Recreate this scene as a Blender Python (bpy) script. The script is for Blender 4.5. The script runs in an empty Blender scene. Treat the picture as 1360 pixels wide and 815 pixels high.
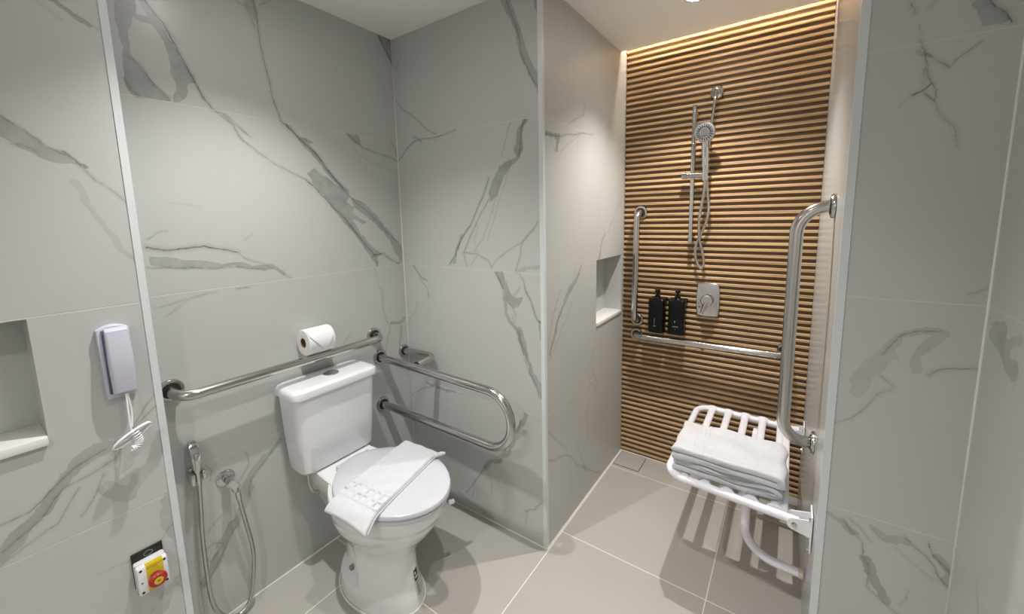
import bpy, bmesh, math, random
import numpy as np
from mathutils import Vector, Matrix
PI = math.pi
random.seed(4)
SC = bpy.context.scene
COL = SC.collection

# ------------------------------------------------------------ materials
def new_mat(name):
    m = bpy.data.materials.new(name); m.use_nodes = True
    nt = m.node_tree
    return m, nt, nt.nodes['Principled BSDF']

def nd(nt, typ, **kw):
    n = nt.nodes.new(typ)
    for k, v in kw.items():
        if k.startswith('i_'):
            key = k[2:]
            n.inputs[int(key) if key.isdigit() else key].default_value = v
        else:
            setattr(n, k, v)
    return n

def simple(name, col, rough=.4, metal=0, bump=0, scale=200, coat=0, vary=.04, spec=.5):
    """plain surface with a little procedural variation"""
    m, nt, b = new_mat(name)
    tc = nd(nt, 'ShaderNodeTexCoord')
    n = nd(nt, 'ShaderNodeTexNoise'); n.inputs['Scale'].default_value = scale; n.inputs['Detail'].default_value = 4
    nt.links.new(tc.outputs['Object'], n.inputs['Vector'])
    mx = nd(nt, 'ShaderNodeMix', data_type='RGBA')
    mx.inputs[6].default_value = (*[c*(1-vary) for c in col], 1)
    mx.inputs[7].default_value = (*[min(1, c*(1+vary)) for c in col], 1)
    nt.links.new(n.outputs['Fac'], mx.inputs[0]); nt.links.new(mx.outputs[2], b.inputs['Base Color'])
    b.inputs['Roughness'].default_value = rough; b.inputs['Metallic'].default_value = metal
    b.inputs['Coat Weight'].default_value = coat; b.inputs['Coat Roughness'].default_value = .06
    b.inputs['Specular IOR Level'].default_value = spec
    if bump:
        bp = nd(nt, 'ShaderNodeBump'); bp.inputs['Strength'].default_value = bump; bp.inputs['Distance'].default_value = .002
        nt.links.new(n.outputs['Fac'], bp.inputs['Height']); nt.links.new(bp.outputs['Normal'], b.inputs['Normal'])
    return m

def math_n(nt, op, a, b=None, c=None):
    n = nt.nodes.new('ShaderNodeMath'); n.operation = op
    for i, v in enumerate((a, b, c)):
        if v is None: continue
        if isinstance(v, (int, float)): n.inputs[i].default_value = v
        else: nt.links.new(v, n.inputs[i])
    return n.outputs[0]

def marble_mat():
    m, nt, b = new_mat('marble_tile')
    tc = nd(nt, 'ShaderNodeTexCoord')
    sep = nd(nt, 'ShaderNodeSeparateXYZ'); nt.links.new(tc.outputs['Object'], sep.inputs[0])
    fine = nd(nt, 'ShaderNodeTexNoise'); fine.inputs['Scale'].default_value = 90; fine.inputs['Detail'].default_value = 5
    nt.links.new(tc.outputs['Object'], fine.inputs['Vector'])
    mid = nd(nt, 'ShaderNodeTexNoise'); mid.inputs['Scale'].default_value = 14; mid.inputs['Detail'].default_value = 6; mid.inputs['Roughness'].default_value = .65
    nt.links.new(tc.outputs['Object'], mid.inputs['Vector'])
    big = nd(nt, 'ShaderNodeTexNoise'); big.inputs['Scale'].default_value = 2.2; big.inputs['Detail'].default_value = 3
    nt.links.new(tc.outputs['Object'], big.inputs['Vector'])
    # base tone: near-white body with faint clouding
    cr = nd(nt, 'ShaderNodeMix', data_type='RGBA')
    cr.inputs[6].default_value = (.475, .484, .466, 1); cr.inputs[7].default_value = (.55, .559, .54, 1)
    nt.links.new(big.outputs['Fac'], cr.inputs[0])
    al = nd(nt, 'ShaderNodeAttribute', attribute_name='vein_line')
    asl = nd(nt, 'ShaderNodeAttribute', attribute_name='vein_line_strength')
    ab = nd(nt, 'ShaderNodeAttribute', attribute_name='vein_cloud')
    asb = nd(nt, 'ShaderNodeAttribute', attribute_name='vein_cloud_strength')
    # line: distance ratio (0 at the middle, 1 at the rim) roughened by noise
    nz = math_n(nt, 'MULTIPLY', math_n(nt, 'SUBTRACT', mid.outputs['Fac'], .5), 1.6)
    dl = math_n(nt, 'ADD', al.outputs['Fac'], math_n(nt, 'ADD', nz, math_n(nt, 'MULTIPLY', math_n(nt, 'SUBTRACT', fine.outputs['Fac'], .5), .9)))
    mr = nd(nt, 'ShaderNodeMapRange', interpolation_type='SMOOTHSTEP'); nt.links.new(dl, mr.inputs[0])
    mr.inputs[1].default_value = .2; mr.inputs[2].default_value = 1.3; mr.inputs[3].default_value = 1; mr.inputs[4].default_value = 0
    fade = nd(nt, 'ShaderNodeMapRange'); nt.links.new(mid.outputs['Fac'], fade.inputs[0])
    fade.inputs[1].default_value = .35; fade.inputs[2].default_value = .6; fade.inputs[3].default_value = .45; fade.inputs[4].default_value = 1
    halo = nd(nt, 'ShaderNodeMapRange', interpolation_type='SMOOTHSTEP'); nt.links.new(math_n(nt, 'ADD', al.outputs['Fac'], math_n(nt, 'MULTIPLY', nz, 2.2)), halo.inputs[0])
    halo.inputs[1].default_value = 0; halo.inputs[2].default_value = 5; halo.inputs[3].default_value = .22; halo.inputs[4].default_value = 0
    line = math_n(nt, 'MULTIPLY', math_n(nt, 'MAXIMUM', math_n(nt, 'MULTIPLY', mr.outputs[0], fade.outputs[0]), halo.outputs[0]), asl.outputs['Fac'])
    # cloud: soft patch with streaks inside and a crisper broken rim
    mid2 = nd(nt, 'ShaderNodeTexNoise'); mid2.inputs['Scale'].default_value = 24; mid2.inputs['Detail'].default_value = 6; mid2.inputs['Distortion'].default_value = .6
    nt.links.new(tc.outputs['Object'], mid2.inputs['Vector'])
    db = math_n(nt, 'ADD', ab.outputs['Fac'], math_n(nt, 'MULTIPLY', math_n(nt, 'SUBTRACT', mid2.outputs['Fac'], .5), 1.5))
    mb = nd(nt, 'ShaderNodeMapRange', interpolation_type='SMOOTHSTEP'); nt.links.new(db, mb.inputs[0])
    mb.inputs[1].default_value = .70; mb.inputs[2].default_value = 1.05; mb.inputs[3].default_value = 1; mb.inputs[4].default_value = 0
    streak = nd(nt, 'ShaderNodeMapRange'); nt.links.new(mid.outputs['Fac'], streak.inputs[0])
    streak.inputs[1].default_value = .3; streak.inputs[2].default_value = .75; streak.inputs[3].default_value = .45; streak.inputs[4].default_value = 1
    cloud = math_n(nt, 'MULTIPLY', math_n(nt, 'MULTIPLY', mb.outputs[0], streak.outputs[0]), asb.outputs['Fac'])
    m1 = nd(nt, 'ShaderNodeMix', data_type='RGBA'); m1.inputs[7].default_value = (.125, .127, .12, 1)
    nt.links.new(cloud, m1.inputs[0]); nt.links.new(cr.outputs[2], m1.inputs[6])
    # thin darker rim that breaks up along the cloud's border
    rim = nd(nt, 'ShaderNodeMapRange', interpolation_type='SMOOTHSTEP'); nt.links.new(math_n(nt, 'ABSOLUTE', math_n(nt, 'SUBTRACT', db, .86)), rim.inputs[0])
    rim.inputs[1].default_value = .02; rim.inputs[2].default_value = .13; rim.inputs[3].default_value = .5; rim.inputs[4].default_value = 0
    rimf = math_n(nt, 'MULTIPLY', math_n(nt, 'MULTIPLY', rim.outputs[0], fade.outputs[0]), asb.outputs['Fac'])
    line = math_n(nt, 'MAXIMUM', line, math_n(nt, 'MULTIPLY', rimf, .8))
    m2 = nd(nt, 'ShaderNodeMix', data_type='RGBA'); m2.inputs[7].default_value = (.05, .048, .042, 1)
    nt.links.new(line, m2.inputs[0]); nt.links.new(m1.outputs[2], m2.inputs[6])
    # grout: horizontal joints every 60 cm
    zz = math_n(nt, 'SUBTRACT', sep.outputs['Z'], .0015)
    fr = math_n(nt, 'ABSOLUTE', math_n(nt, 'SUBTRACT', math_n(nt, 'FRACT', math_n(nt, 'ADD', math_n(nt, 'DIVIDE', zz, .6), .5)), .5))
    g = nd(nt, 'ShaderNodeMapRange'); nt.links.new(fr, g.inputs[0])
    g.inputs[1].default_value = .0014; g.inputs[2].default_value = .0026; g.inputs[3].default_value = 1; g.inputs[4].default_value = 0
    inr = math_n(nt, 'MULTIPLY', g.outputs[0], math_n(nt, 'MULTIPLY', math_n(nt, 'GREATER_THAN', sep.outputs['Z'], .1), math_n(nt, 'LESS_THAN', sep.outputs['Z'], 2.2)))
    front_left = math_n(nt, 'MULTIPLY', math_n(nt, 'MULTIPLY', math_n(nt, 'LESS_THAN', sep.outputs['X'], .095), math_n(nt, 'LESS_THAN', sep.outputs['Y'], -1.0065)), math_n(nt, 'GREATER_THAN', sep.outputs['Z'], 1.5))
    inr = math_n(nt, 'MULTIPLY', inr, math_n(nt, 'SUBTRACT', 1.0, front_left))
    m3 = nd(nt, 'ShaderNodeMix', data_type='RGBA'); m3.inputs[7].default_value = (.80, .79, .76, 1)
    nt.links.new(math_n(nt, 'MULTIPLY', inr, .38), m3.inputs[0]); nt.links.new(m2.outputs[2], m3.inputs[6])
    nt.links.new(m3.outputs[2], b.inputs['Base Color'])
    b.inputs['Roughness'].default_value = .3
    b.inputs['Specular IOR Level'].default_value = .42
    bp = nd(nt, 'ShaderNodeBump'); bp.inputs['Strength'].default_value = .5; bp.inputs['Distance'].default_value = .001; bp.invert = True
    nt.links.new(inr, bp.inputs['Height']); nt.links.new(bp.outputs['Normal'], b.inputs['Normal'])
    return m

def floor_mat():
    m, nt, b = new_mat('floor_tile')
    tc = nd(nt, 'ShaderNodeTexCoord')
    sep = nd(nt, 'ShaderNodeSeparateXYZ'); nt.links.new(tc.outputs['Object'], sep.inputs[0])
    def joint(sock, off, pitch, w):
        fr = math_n(nt, 'ABSOLUTE', math_n(nt, 'SUBTRACT', math_n(nt, 'FRACT', math_n(nt, 'ADD', math_n(nt, 'DIVIDE', math_n(nt, 'SUBTRACT', sock, off), pitch), .5)), .5))
        return math_n(nt, 'LESS_THAN', math_n(nt, 'MULTIPLY', fr, pitch), w)
    j = math_n(nt, 'MAXIMUM', joint(sep.outputs['X'], .8385, .603, .0019), joint(sep.outputs['Y'], .1227, .5895, .0019))
    n = nd(nt, 'ShaderNodeTexNoise'); n.inputs['Scale'].default_value = 3; n.inputs['Detail'].default_value = 8; n.inputs['Roughness'].default_value = .6
    nt.links.new(tc.outputs['Object'], n.inputs['Vector'])
    n2 = nd(nt, 'ShaderNodeTexNoise'); n2.inputs['Scale'].default_value = 380; n2.inputs['Detail'].default_value = 2
    nt.links.new(tc.outputs['Object'], n2.inputs['Vector'])
    c = nd(nt, 'ShaderNodeMix', data_type='RGBA')
    c.inputs[6].default_value = (.415, .395, .365, 1); c.inputs[7].default_value = (.49, .47, .435, 1)
    nt.links.new(math_n(nt, 'ADD', math_n(nt, 'MULTIPLY', n.outputs['Fac'], .8), math_n(nt, 'MULTIPLY', n2.outputs['Fac'], .2)), c.inputs[0])
    g = nd(nt, 'ShaderNodeMix', data_type='RGBA'); g.inputs[7].default_value = (.82, .80, .74, 1)
    nt.links.new(j, g.inputs[0]); nt.links.new(c.outputs[2], g.inputs[6])
    nt.links.new(g.outputs[2], b.inputs['Base Color'])
    b.inputs['Roughness'].default_value = .42
    bp = nd(nt, 'ShaderNodeBump'); bp.inputs['Strength'].default_value = .08; bp.inputs['Distance'].default_value = .001
    nt.links.new(n2.outputs['Fac'], bp.inputs['Height']); nt.links.new(bp.outputs['Normal'], b.inputs['Normal'])
    return m

def wood_mat():
    m, nt, b = new_mat('oak_slats')
    tc = nd(nt, 'ShaderNodeTexCoord')
    mp = nd(nt, 'ShaderNodeMapping'); mp.inputs['Scale'].default_value = (2.2, 30, 150)
    nt.links.new(tc.outputs['Object'], mp.inputs['Vector'])
    n = nd(nt, 'ShaderNodeTexNoise'); n.inputs['Scale'].default_value = 1; n.inputs['Detail'].default_value = 7; n.inputs['Roughness'].default_value = .62
    nt.links.new(mp.outputs[0], n.inputs['Vector'])
    cr = nd(nt, 'ShaderNodeValToRGB')
    cr.color_ramp.elements[0].position = .28; cr.color_ramp.elements[0].color = (.17, .10, .046, 1)
    cr.color_ramp.elements[1].position = .72; cr.color_ramp.elements[1].color = (.78, .56, .32, 1)
    e = cr.color_ramp.elements.new(.48); e.color = (.53, .345, .178, 1)
    nt.links.new(n.outputs['Fac'], cr.inputs[0])
    # per-slat tone
    sep = nd(nt, 'ShaderNodeSeparateXYZ'); nt.links.new(tc.outputs['Object'], sep.inputs[0])
    wn = nd(nt, 'ShaderNodeTexWhiteNoise', noise_dimensions='1D')
    nt.links.new(math_n(nt, 'FLOOR', math_n(nt, 'DIVIDE', sep.outputs['Z'], .015)), wn.inputs['W'])
    hs = nd(nt, 'ShaderNodeHueSaturation')
    mv = nd(nt, 'ShaderNodeMapRange'); nt.links.new(wn.outputs['Value'], mv.inputs[0]); mv.inputs[3].default_value = .85; mv.inputs[4].default_value = 1.15
    nt.links.new(mv.outputs[0], hs.inputs['Value']); nt.links.new(cr.outputs[0], hs.inputs['Color'])
    nt.links.new(hs.outputs[0], b.inputs['Base Color'])
    b.inputs['Roughness'].default_value = .42
    bp = nd(nt, 'ShaderNodeBump'); bp.inputs['Strength'].default_value = .15; bp.inputs['Distance'].default_value = .001
    nt.links.new(n.outputs['Fac'], bp.inputs['Height']); nt.links.new(bp.outputs['Normal'], b.inputs['Normal'])
    return m

def wood_groove_mat():
    m = simple('oak_groove', (.135, .075, .035), .5, scale=40, vary=.2)
    return m

def terry_mat():
    m, nt, b = new_mat('terry_cotton')
    tc = nd(nt, 'ShaderNodeTexCoord')
    n = nd(nt, 'ShaderNodeTexNoise'); n.inputs['Scale'].default_value = 420; n.inputs['Detail'].default_value = 3
    n2 = nd(nt, 'ShaderNodeTexNoise'); n2.inputs['Scale'].default_value = 60; n2.inputs['Detail'].default_value = 3
    nt.links.new(tc.outputs['Object'], n.inputs['Vector']); nt.links.new(tc.outputs['Object'], n2.inputs['Vector'])
    c = nd(nt, 'ShaderNodeMix', data_type='RGBA')
    c.inputs[6].default_value = (.57, .58, .61, 1); c.inputs[7].default_value = (.68, .69, .715, 1)
    nt.links.new(n2.outputs['Fac'], c.inputs[0]); nt.links.new(c.outputs[2], b.inputs['Base Color'])
    b.inputs['Roughness'].default_value = .95; b.inputs['Specular IOR Level'].default_value = .1
    b.inputs['Sheen Weight'].default_value = .2
    h = math_n(nt, 'ADD', n.outputs['Fac'], math_n(nt, 'MULTIPLY', n2.outputs['Fac'], .8))
    bp = nd(nt, 'ShaderNodeBump'); bp.inputs['Strength'].default_value = .55; bp.inputs['Distance'].default_value = .0022
    nt.links.new(h, bp.inputs['Height']); nt.links.new(bp.outputs['Normal'], b.inputs['Normal'])
    return m

def hose_mat(name='ribbed_hose', pitch=.0035):
    m, nt, b = new_mat(name)
    uv = nd(nt, 'ShaderNodeUVMap'); uv.uv_map = 'UVMap'
    sep = nd(nt, 'ShaderNodeSeparateXYZ'); nt.links.new(uv.outputs[0], sep.inputs[0])
    s = math_n(nt, 'SINE', math_n(nt, 'MULTIPLY', sep.outputs['X'], 2*PI/pitch))
    c = nd(nt, 'ShaderNodeMix', data_type='RGBA'); c.inputs[6].default_value = (.33, .30, .27, 1); c.inputs[7].default_value = (.78, .76, .73, 1)
    nt.links.new(math_n(nt, 'MULTIPLY_ADD', s, .5, .5), c.inputs[0]); nt.links.new(c.outputs[2], b.inputs['Base Color'])
    b.inputs['Metallic'].default_value = 1; b.inputs['Roughness'].default_value = .25
    bp = nd(nt, 'ShaderNodeBump'); bp.inputs['Strength'].default_value = .6; bp.inputs['Distance'].default_value = .001
    nt.links.new(s, bp.inputs['Height']); nt.links.new(bp.outputs['Normal'], b.inputs['Normal'])
    return m

def emit_mat(name, col, st):
    m, nt, b = new_mat(name)
    b.inputs['Base Color'].default_value = (1, 1, 1, 1)
    b.inputs['Emission Color'].default_value = (*col, 1); b.inputs['Emission Strength'].default_value = st
    return m

MARBLE = marble_mat(); FLOOR = floor_mat(); WOOD = wood_mat(); GROOVE = wood_groove_mat(); TERRY = terry_mat()
PAINT = simple('ceiling_paint', (.93, .92, .90), .8, scale=300, bump=.05, vary=.01)
PORC = simple('glazed_porcelain', (.80, .81, .82), .12, scale=5, coat=.6, vary=.01)
SEATP = simple('toilet_seat_plastic', (.58, .59, .635), .16, scale=5, coat=.3, vary=.01)
STEEL = simple('satin_stainless', (.54, .53, .51), .17, 1, scale=30, vary=.05)
CHROME = simple('polished_chrome', (.60, .60, .60), .07, 1, scale=20, vary=.03)
BLACK = simple('black_rubber', (.012, .012, .012), .5, scale=80)
DISP = simple('black_dispenser', (.004, .004, .004), .30, scale=80, spec=.25)
GREYP = simple('pale_grey_plastic', (.56, .56, .66), .35, scale=60, vary=.02)
WHITEP = simple('white_plastic', (.82, .82, .85), .28, scale=60, vary=.02)
CORDM = simple('white_cord', (.84, .82, .86), .4, scale=60, vary=.02)
TRIMM = simple('white_enamel_trim', (.66, .70, .715), .3, scale=60, vary=.02)
WBENCH = simple('white_powder_coat', (.86, .86, .91), .25, scale=60, coat=.2, vary=.01)
YELL = simple('yellow_label', (.68, .50, .02), .4, scale=60)
REDP = simple('red_button', (.40, .025, .02), .3, scale=60)
PRINT = simple('black_print', (.02, .02, .02), .6, scale=60)
PRINTG = simple('grey_print', (.25, .25, .27), .6, scale=60)
PAPER = simple('tissue_paper', (.78, .78, .785), .95, scale=250, bump=.3, vary=.02, spec=.1)
CARD = simple('cardboard_core', (.20, .12, .07), .9, scale=100)
SILL = simple('white_sill', (.80, .79, .76), .3, scale=20, vary=.03)
CAULK = simple('white_grout', (.80, .78, .73), .6, scale=60)
HOSE = hose_mat()
LEDM = emit_mat('warm_led', (1, .89, .74), 60)
LAMPM = emit_mat('lamp_diffuser', (1, .965, .93), 130)
NOZZ = simple('grey_nozzle', (.03, .03, .03), .4, scale=60)
HEADF = simple('shower_face', (.26, .26, .26), .35, .3, scale=60)
GREYRING = simple('grey_hub', (.14, .14, .15), .35, .3, scale=60)
BRASS = simple('brass', (.6, .42, .15), .3, 1, scale=60)

# ------------------------------------------------------------ object helpers
def link(name, me, mats, parent=None, smooth=True, loc=None):
    o = bpy.data.objects.new(name, me); COL.objects.link(o)
    for m in (mats if isinstance(mats, (list, tuple)) else [mats]): me.materials.append(m)
    if smooth:
        for p in me.polygons: p.use_smooth = True
    if parent is not None: o.parent = parent; o.matrix_parent_inverse = Matrix.Translation(-Vector(parent.location))
    return o

def obj(name, bm, mats, parent=None, smooth=True, sharp=35):
    bmesh.ops.recalc_face_normals(bm, faces=bm.faces)
    if smooth and sharp:
        for e in bm.edges:
            if len(e.link_faces) == 2 and e.calc_face_angle(0) > math.radians(sharp): e.smooth = False
    me = bpy.data.meshes.new(name); bm.to_mesh(me); bm.free()
    return link(name, me, mats, parent, smooth)

def thing(name, label, cat, loc=(0, 0, 0), group=None):
    o = bpy.data.objects.new(name, None); COL.objects.link(o)
    o.location = loc; o.empty_display_size = .05
    o['label'] = label; o['category'] = cat
    if group: o['group'] = group
    return o

def tag(o, label, cat, group=None):
    o['label'] = label; o['category'] = cat
    if group: o['group'] = group
    return o

def struct(o): o['kind'] = 'structure'; return o

def box(bm, x0, x1, y0, y1, z0, z1, bev=0, seg=2, M=None):
    vs = [bm.verts.new((x, y, z)) for z in (z0, z1) for y in (y0, y1) for x in (x0, x1)]
    f = [(0, 2, 3, 1), (4, 5, 7, 6), (0, 1, 5, 4), (1, 3, 7, 5), (3, 2, 6, 7), (2, 0, 4, 6)]
    fs = [bm.faces.new([vs[i] for i in q]) for q in f]
    geom = list(vs)
    if bev:
        es = list({e for q in fs for e in q.edges})
        r = bmesh.ops.bevel(bm, geom=es, offset=bev, segments=seg, affect='EDGES', profile=.5)
        geom = list({v for v in r['verts']} | {v for v in vs if v.is_valid})
    if M is not None:
        bmesh.ops.transform(bm, matrix=M, verts=[v for v in geom if v.is_valid])
    return geom

def fillet(pts, r, n=8):
    """round the inner corners of a polyline"""
    P = [Vector(p) for p in pts]
    rs = r if isinstance(r, (list, tuple)) else [r]*len(P)
    out = [P[0]]
    for i in range(1, len(P)-1):
        a, b, c = P[i-1], P[i], P[i+1]
        u = (a-b).normalized(); v = (c-b).normalized()
        ang = u.angle(v); rr = rs[i]
        if rr <= 0 or ang > PI-.02: out.append(b); continue
        t = min(rr/math.tan(ang/2), (a-b).length*(.97 if i == 1 else .495), (c-b).length*(.97 if i == len(P)-2 else .495)); rr = t*math.tan(ang/2)
        bis = (u+v).normalized(); cen = b+bis*(rr/math.sin(ang/2))
        s = b+u*t-cen; e = b+v*t-cen; tot = s.angle(e); ax = s.cross(e).normalized()
        for k in range(n+1): out.append(cen+Matrix.Rotation(tot*k/n, 3, ax) @ s)
    out.append(P[-1])
    res = [out[0]]
    for p in out[1:]:
        if (p-res[-1]).length > 1e-5: res.append(p)
    return res

def smooth_path(pts, n=8):
    """Catmull-Rom through points"""
    P = [Vector(p) for p in pts]; P = [P[0]*2-P[1]]+P+[P[-1]*2-P[-2]]; out = []
    for i in range(1, len(P)-2):
        for k in range(n):
            t = k/n; a, b, c, d = P[i-1:i+3]
            out.append(.5*((2*b)+(c-a)*t+(2*a-5*b+4*c-d)*t*t+(3*b-a-3*c+d)*t**3))
    out.append(P[-2]); return out

def tube(bm, path, r, n=16, caps=True, closed=False, ell=None, up=None):
    """sweep a circle (or ellipse ell=(a,b) with b along 'up') along path; writes UV (length, angle)"""
    P = [Vector(p) for p in path]; N = len(P)
    uvl = bm.loops.layers.uv.verify()
    T = []
    for i in range(N):
        if closed: t = P[(i+1) % N]-P[i-1]
        else: t = P[min(i+1, N-1)]-P[max(i-1, 0)]
        T.append(t.normalized())
    ref = Vector(up) if up is not None else (Vector((0, 0, 1)) if abs(T[0].z) < .9 else Vector((1, 0, 0)))
    u = (ref-T[0]*ref.dot(T[0])).normalized()
    rings = []; L = 0; Ls = []
    for i in range(N):
        if i:
            L += (P[i]-P[i-1]).length
            if up is not None: u = Vector(up)-T[i]*Vector(up).dot(T[i])
            else: u = u-T[i]*u.dot(T[i])
            u.normalize()
        Ls.append(L)
        v = T[i].cross(u)
        ri = r[i] if isinstance(r, (list, tuple)) else r
        a, b = (ri, ri) if ell is None else (ell[0]*ri, ell[1]*ri)
        rings.append([bm.verts.new(P[i]+v*math.cos(2*PI*k/n)*a+u*math.sin(2*PI*k/n)*b) for k in range(n)])
    m = N if closed else N-1
    for i in range(m):
        A, B = rings[i], rings[(i+1) % N]
        for k in range(n):
            f = bm.faces.new((A[k], A[(k+1) % n], B[(k+1) % n], B[k]))
            l0, l1 = Ls[i], (Ls[i+1] if i+1 < N else L+(P[0]-P[-1]).length)
            for lp, uv in zip(f.loops, ((l0, k/n), (l0, (k+1)/n), (l1, (k+1)/n), (l1, k/n))): lp[uvl].uv = uv
    if caps and not closed:
        bm.faces.new(rings[0][::-1]); bm.faces.new(rings[-1])
    return rings

def lathe(bm, prof, M=None, n=32):
    """prof: list of (r, z) revolved about local Z, then M"""
    rings = []; M = M or Matrix()
    for r, z in prof:
        if r < 1e-6: rings.append([bm.verts.new(M @ Vector((0, 0, z)))])
        else: rings.append([bm.verts.new(M @ Vector((r*math.cos(2*PI*k/n), r*math.sin(2*PI*k/n), z))) for k in range(n)])
    for A, B in zip(rings, rings[1:]):
        for k in range(n):
            a, b = (A[0], A[0]) if len(A) == 1 else (A[k], A[(k+1) % n])
            c, d = (B[0], B[0]) if len(B) == 1 else (B[(k+1) % n], B[k])
            q = []
            for v in (a, b, c, d):
                if v not in q: q.append(v)
            if len(q) > 2: bm.faces.new(q)
    if len(rings[0]) > 1: bm.faces.new(rings[0][::-1])
    if len(rings[-1]) > 1: bm.faces.new(rings[-1])

def frame(loc, zdir, xhint=(0, 0, 1)):
    z = Vector(zdir).normalized(); x = Vector(xhint); x = (x-z*x.dot(z))
    if x.length < 1e-4: x = Vector((1, 0, 0))-z*z.x
    x.normalize(); y = z.cross(x)
    return Matrix((( x.x, y.x, z.x, loc[0]), (x.y, y.y, z.y, loc[1]), (x.z, y.z, z.z, loc[2]), (0, 0, 0, 1)))

def loft(bm, rings, cap=True):
    R = [[bm.verts.new(p) for p in r] for r in rings]
    n = len(R[0])
    for A, B in zip(R, R[1:]):
        for k in range(n): bm.faces.new((A[k], A[(k+1) % n], B[(k+1) % n], B[k]))
    if cap: bm.faces.new(R[0][::-1]); bm.faces.new(R[-1])
    return R

def rrect(cx, cy, hx, hy, r, n=6):
    """rounded rectangle outline, ccw"""
    out = []
    for sx, sy, a0 in ((1, 1, 0), (-1, 1, PI/2), (-1, -1, PI), (1, -1, 1.5*PI)):
        for k in range(n+1):
            a = a0+PI/2*k/n
            out.append((cx+sx*(hx-r)+r*math.cos(a), cy+sy*(hy-r)+r*math.sin(a)))
    return out

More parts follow.
